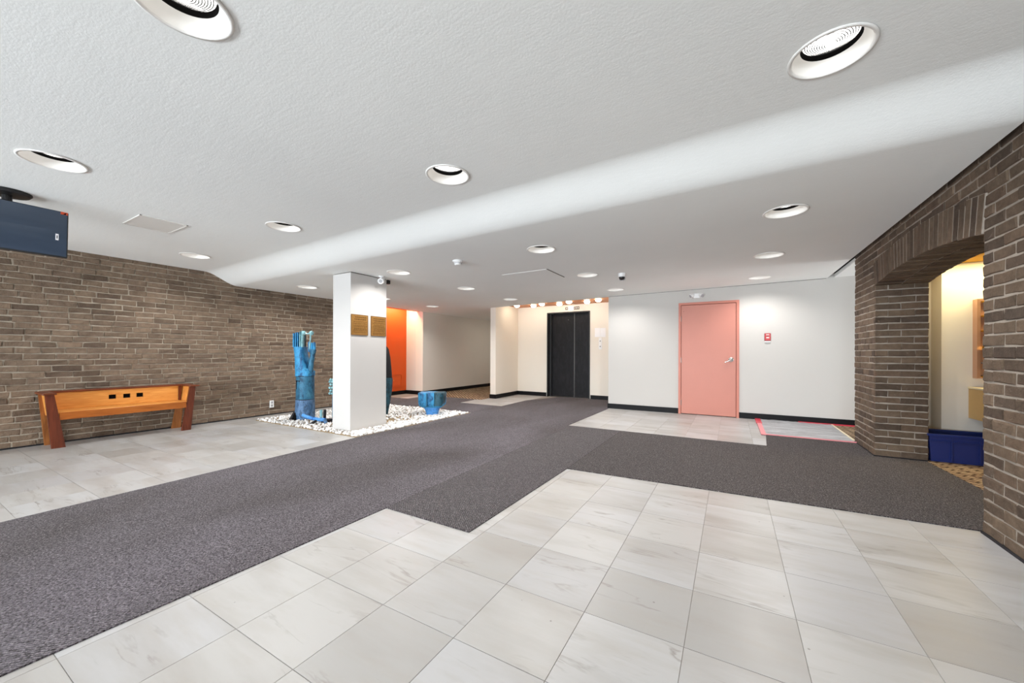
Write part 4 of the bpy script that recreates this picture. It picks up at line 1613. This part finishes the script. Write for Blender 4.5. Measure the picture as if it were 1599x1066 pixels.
def lob_block(bm, secs, seg=56):
    rings = []
    for w, d, z, lob in secs:
        ring = []
        for i in range(seg):
            t = 2 * math.pi * i / seg
            c, s = math.cos(t), math.sin(t)
            e_ = 0.5
            g_ = 1 + lob * (abs(math.sin(t * 4)) - 0.6)
            ring.append(bm.verts.new(P(w * g_ * math.copysign(abs(c) ** e_, c), d * g_ * math.copysign(abs(s) ** e_, s), z)))
        rings.append(ring)
    for a, b_ in zip(rings, rings[1:]):
        for i in range(seg):
            bm.faces.new((a[i], a[(i + 1) % seg], b_[(i + 1) % seg], b_[i]))
    bm.faces.new(rings[0])
    bm.faces.new(rings[-1])
    return bm


bm = lob_block(bmesh.new(), [(0.215, 0.17, 0.175, 0.10), (0.27, 0.20, 0.215, 0.12), (0.282, 0.215, 0.27, 0.12), (0.285, 0.22, 0.40, 0.12), (0.29, 0.22, 0.465, 0.09), (0.28, 0.21, 0.478, 0.06)])
ob('block', bm, 'patina_bright', an, smooth=True)
bm = lob_block(bmesh.new(), [(0.125, 0.11, 0.0, 0.0), (0.128, 0.11, 0.05, 0.0), (0.155, 0.13, 0.13, 0.0), (0.20, 0.16, 0.19, 0.05)])
ob('foot', bm, 'patina_azure', an, smooth=True)
bm = slab_loft(bmesh.new(), [(-0.085, -0.065, -0.25, -0.2, 0.20), (-0.085, -0.065, -0.25, -0.2, 0.47)])
ob('rib', bm, 'patina_deep', an)
bm = slab_loft(bmesh.new(), [(0.06, 0.25, -0.236, 0.1, 0.215), (0.055, 0.29, -0.240, 0.15, 0.27), (0.055, 0.297, -0.240, 0.18, 0.472), (0.06, 0.29, -0.23, 0.17, 0.482)])
ob('side_plate', bm, 'patina_dark', an, smooth=True)

# ---------------------------------------------------------------- mail room things
bi = empty('blue_bin', (2.5, 6.5, 0.006), 'dark blue plastic tote on the floor inside the arch', 'bin')
bm = bmesh.new()
x0, x1, y0, y1 = 2.075, 2.86, 6.40, 6.80
t = 0.012


def ring_(bm, ins, z):
    return [bm.verts.new(p_) for p_ in ((x0 + ins, y0 + ins, z), (x1 - ins, y0 + ins, z), (x1 - ins, y1 - ins, z), (x0 + ins, y1 - ins, z))]


rs = [ring_(bm, 0.030, 0.008), ring_(bm, 0.004, 0.335), ring_(bm, 0.004 + t, 0.335), ring_(bm, 0.030 + t, 0.020)]
for a, b_ in zip(rs, rs[1:]):
    for i in range(4):
        bm.faces.new((a[i], a[(i + 1) % 4], b_[(i + 1) % 4], b_[i]))
bm.faces.new(rs[0])
bm.faces.new(rs[-1])
ob('tub', bm, 'bin_blue', bi)
bm = bmesh.new()
for a0, a1, b0, b1 in ((x0 - 0.012, x1 + 0.012, y0 - 0.014, y0 + 0.004), (x0 - 0.012, x1 + 0.012, y1 - 0.004, y1 + 0.014), (x0 - 0.014, x0 + 0.004, y0, y1), (x1 - 0.004, x1 + 0.014, y0, y1)):
    box(bm, a0, a1, b0, b1, 0.318, 0.342)
ob('rim', bm, 'bin_blue', bi)
for xx in (2.27, 2.50, 2.72):
    ob('rib', B(xx - 0.006, xx + 0.006, y0 - 0.002, y0 + 0.03, 0.03, 0.318), 'bin_blue', bi)
ob('band', B(x0 + 0.0, x1 - 0.0, y0 - 0.006, y0 + 0.012, 0.255, 0.262), 'bin_blue', bi)

mb = empty('mailbox_unit', (3.0, 6.9, 1.5), 'framed mailbox unit with brass rails on the mail room wall', 'mailboxes')
bm = bmesh.new()
for a0, a1, b0, b1 in ((2.625, 2.655, 1.0, 1.976), (3.90, 3.93, 1.0, 1.976), (2.655, 3.90, 1.946, 1.976), (2.655, 3.90, 1.0, 1.02)):
    box(bm, a0, a1, 6.80, 6.90, b0, b1)
ob('frame', bm, 'copper_panel', mb)
zs = [1.03, 1.19, 1.36, 1.58, 1.76, 1.94]
for i in range(len(zs) - 1):
    for k in range(4):
        xa = 2.66 + k * 0.31
        d = ob('mail_door', B(xa, xa + 0.303, 6.825, 6.845, zs[i] + 0.008, zs[i + 1] - 0.008, 0.003), 'copper_panel', mb)
        ob('slot', B(xa + 0.13, xa + 0.26, 6.822, 6.825, zs[i] + 0.10, zs[i] + 0.108), 'black_gap', d)
for i, z in enumerate((1.022, 1.36, 1.58, 1.76, 1.936)):
    ob('rail', B(2.645 if i == 1 else 2.66, 3.90, 6.79 if i != 1 else 6.74, 6.83, z - 0.008, z + (0.010 if i != 1 else 0.03)), 'brass', mb)
ct = empty('wall_counter', (3.0, 6.7, 0.7), 'pale wood box counter hung under the mailboxes', 'counter')
ob('box', B(2.59, 3.9, 6.40, 6.90, 0.50, 0.868, 0.003), 'counter_wood', ct)
ob('top', B(2.582, 3.9, 6.39, 6.90, 0.868, 0.890, 0.003), 'counter_top', ct)

# ---------------------------------------------------------------- to metres
S = Matrix.Scale(U, 4)
for me in bpy.data.meshes:
    me.transform(S)
for o in SC.objects:
    o.location = o.location * U
for l in bpy.data.lights:
    if l.type == 'SPOT':
        l.shadow_soft_size *= U
        continue
    l.size *= U
    l.size_y *= U
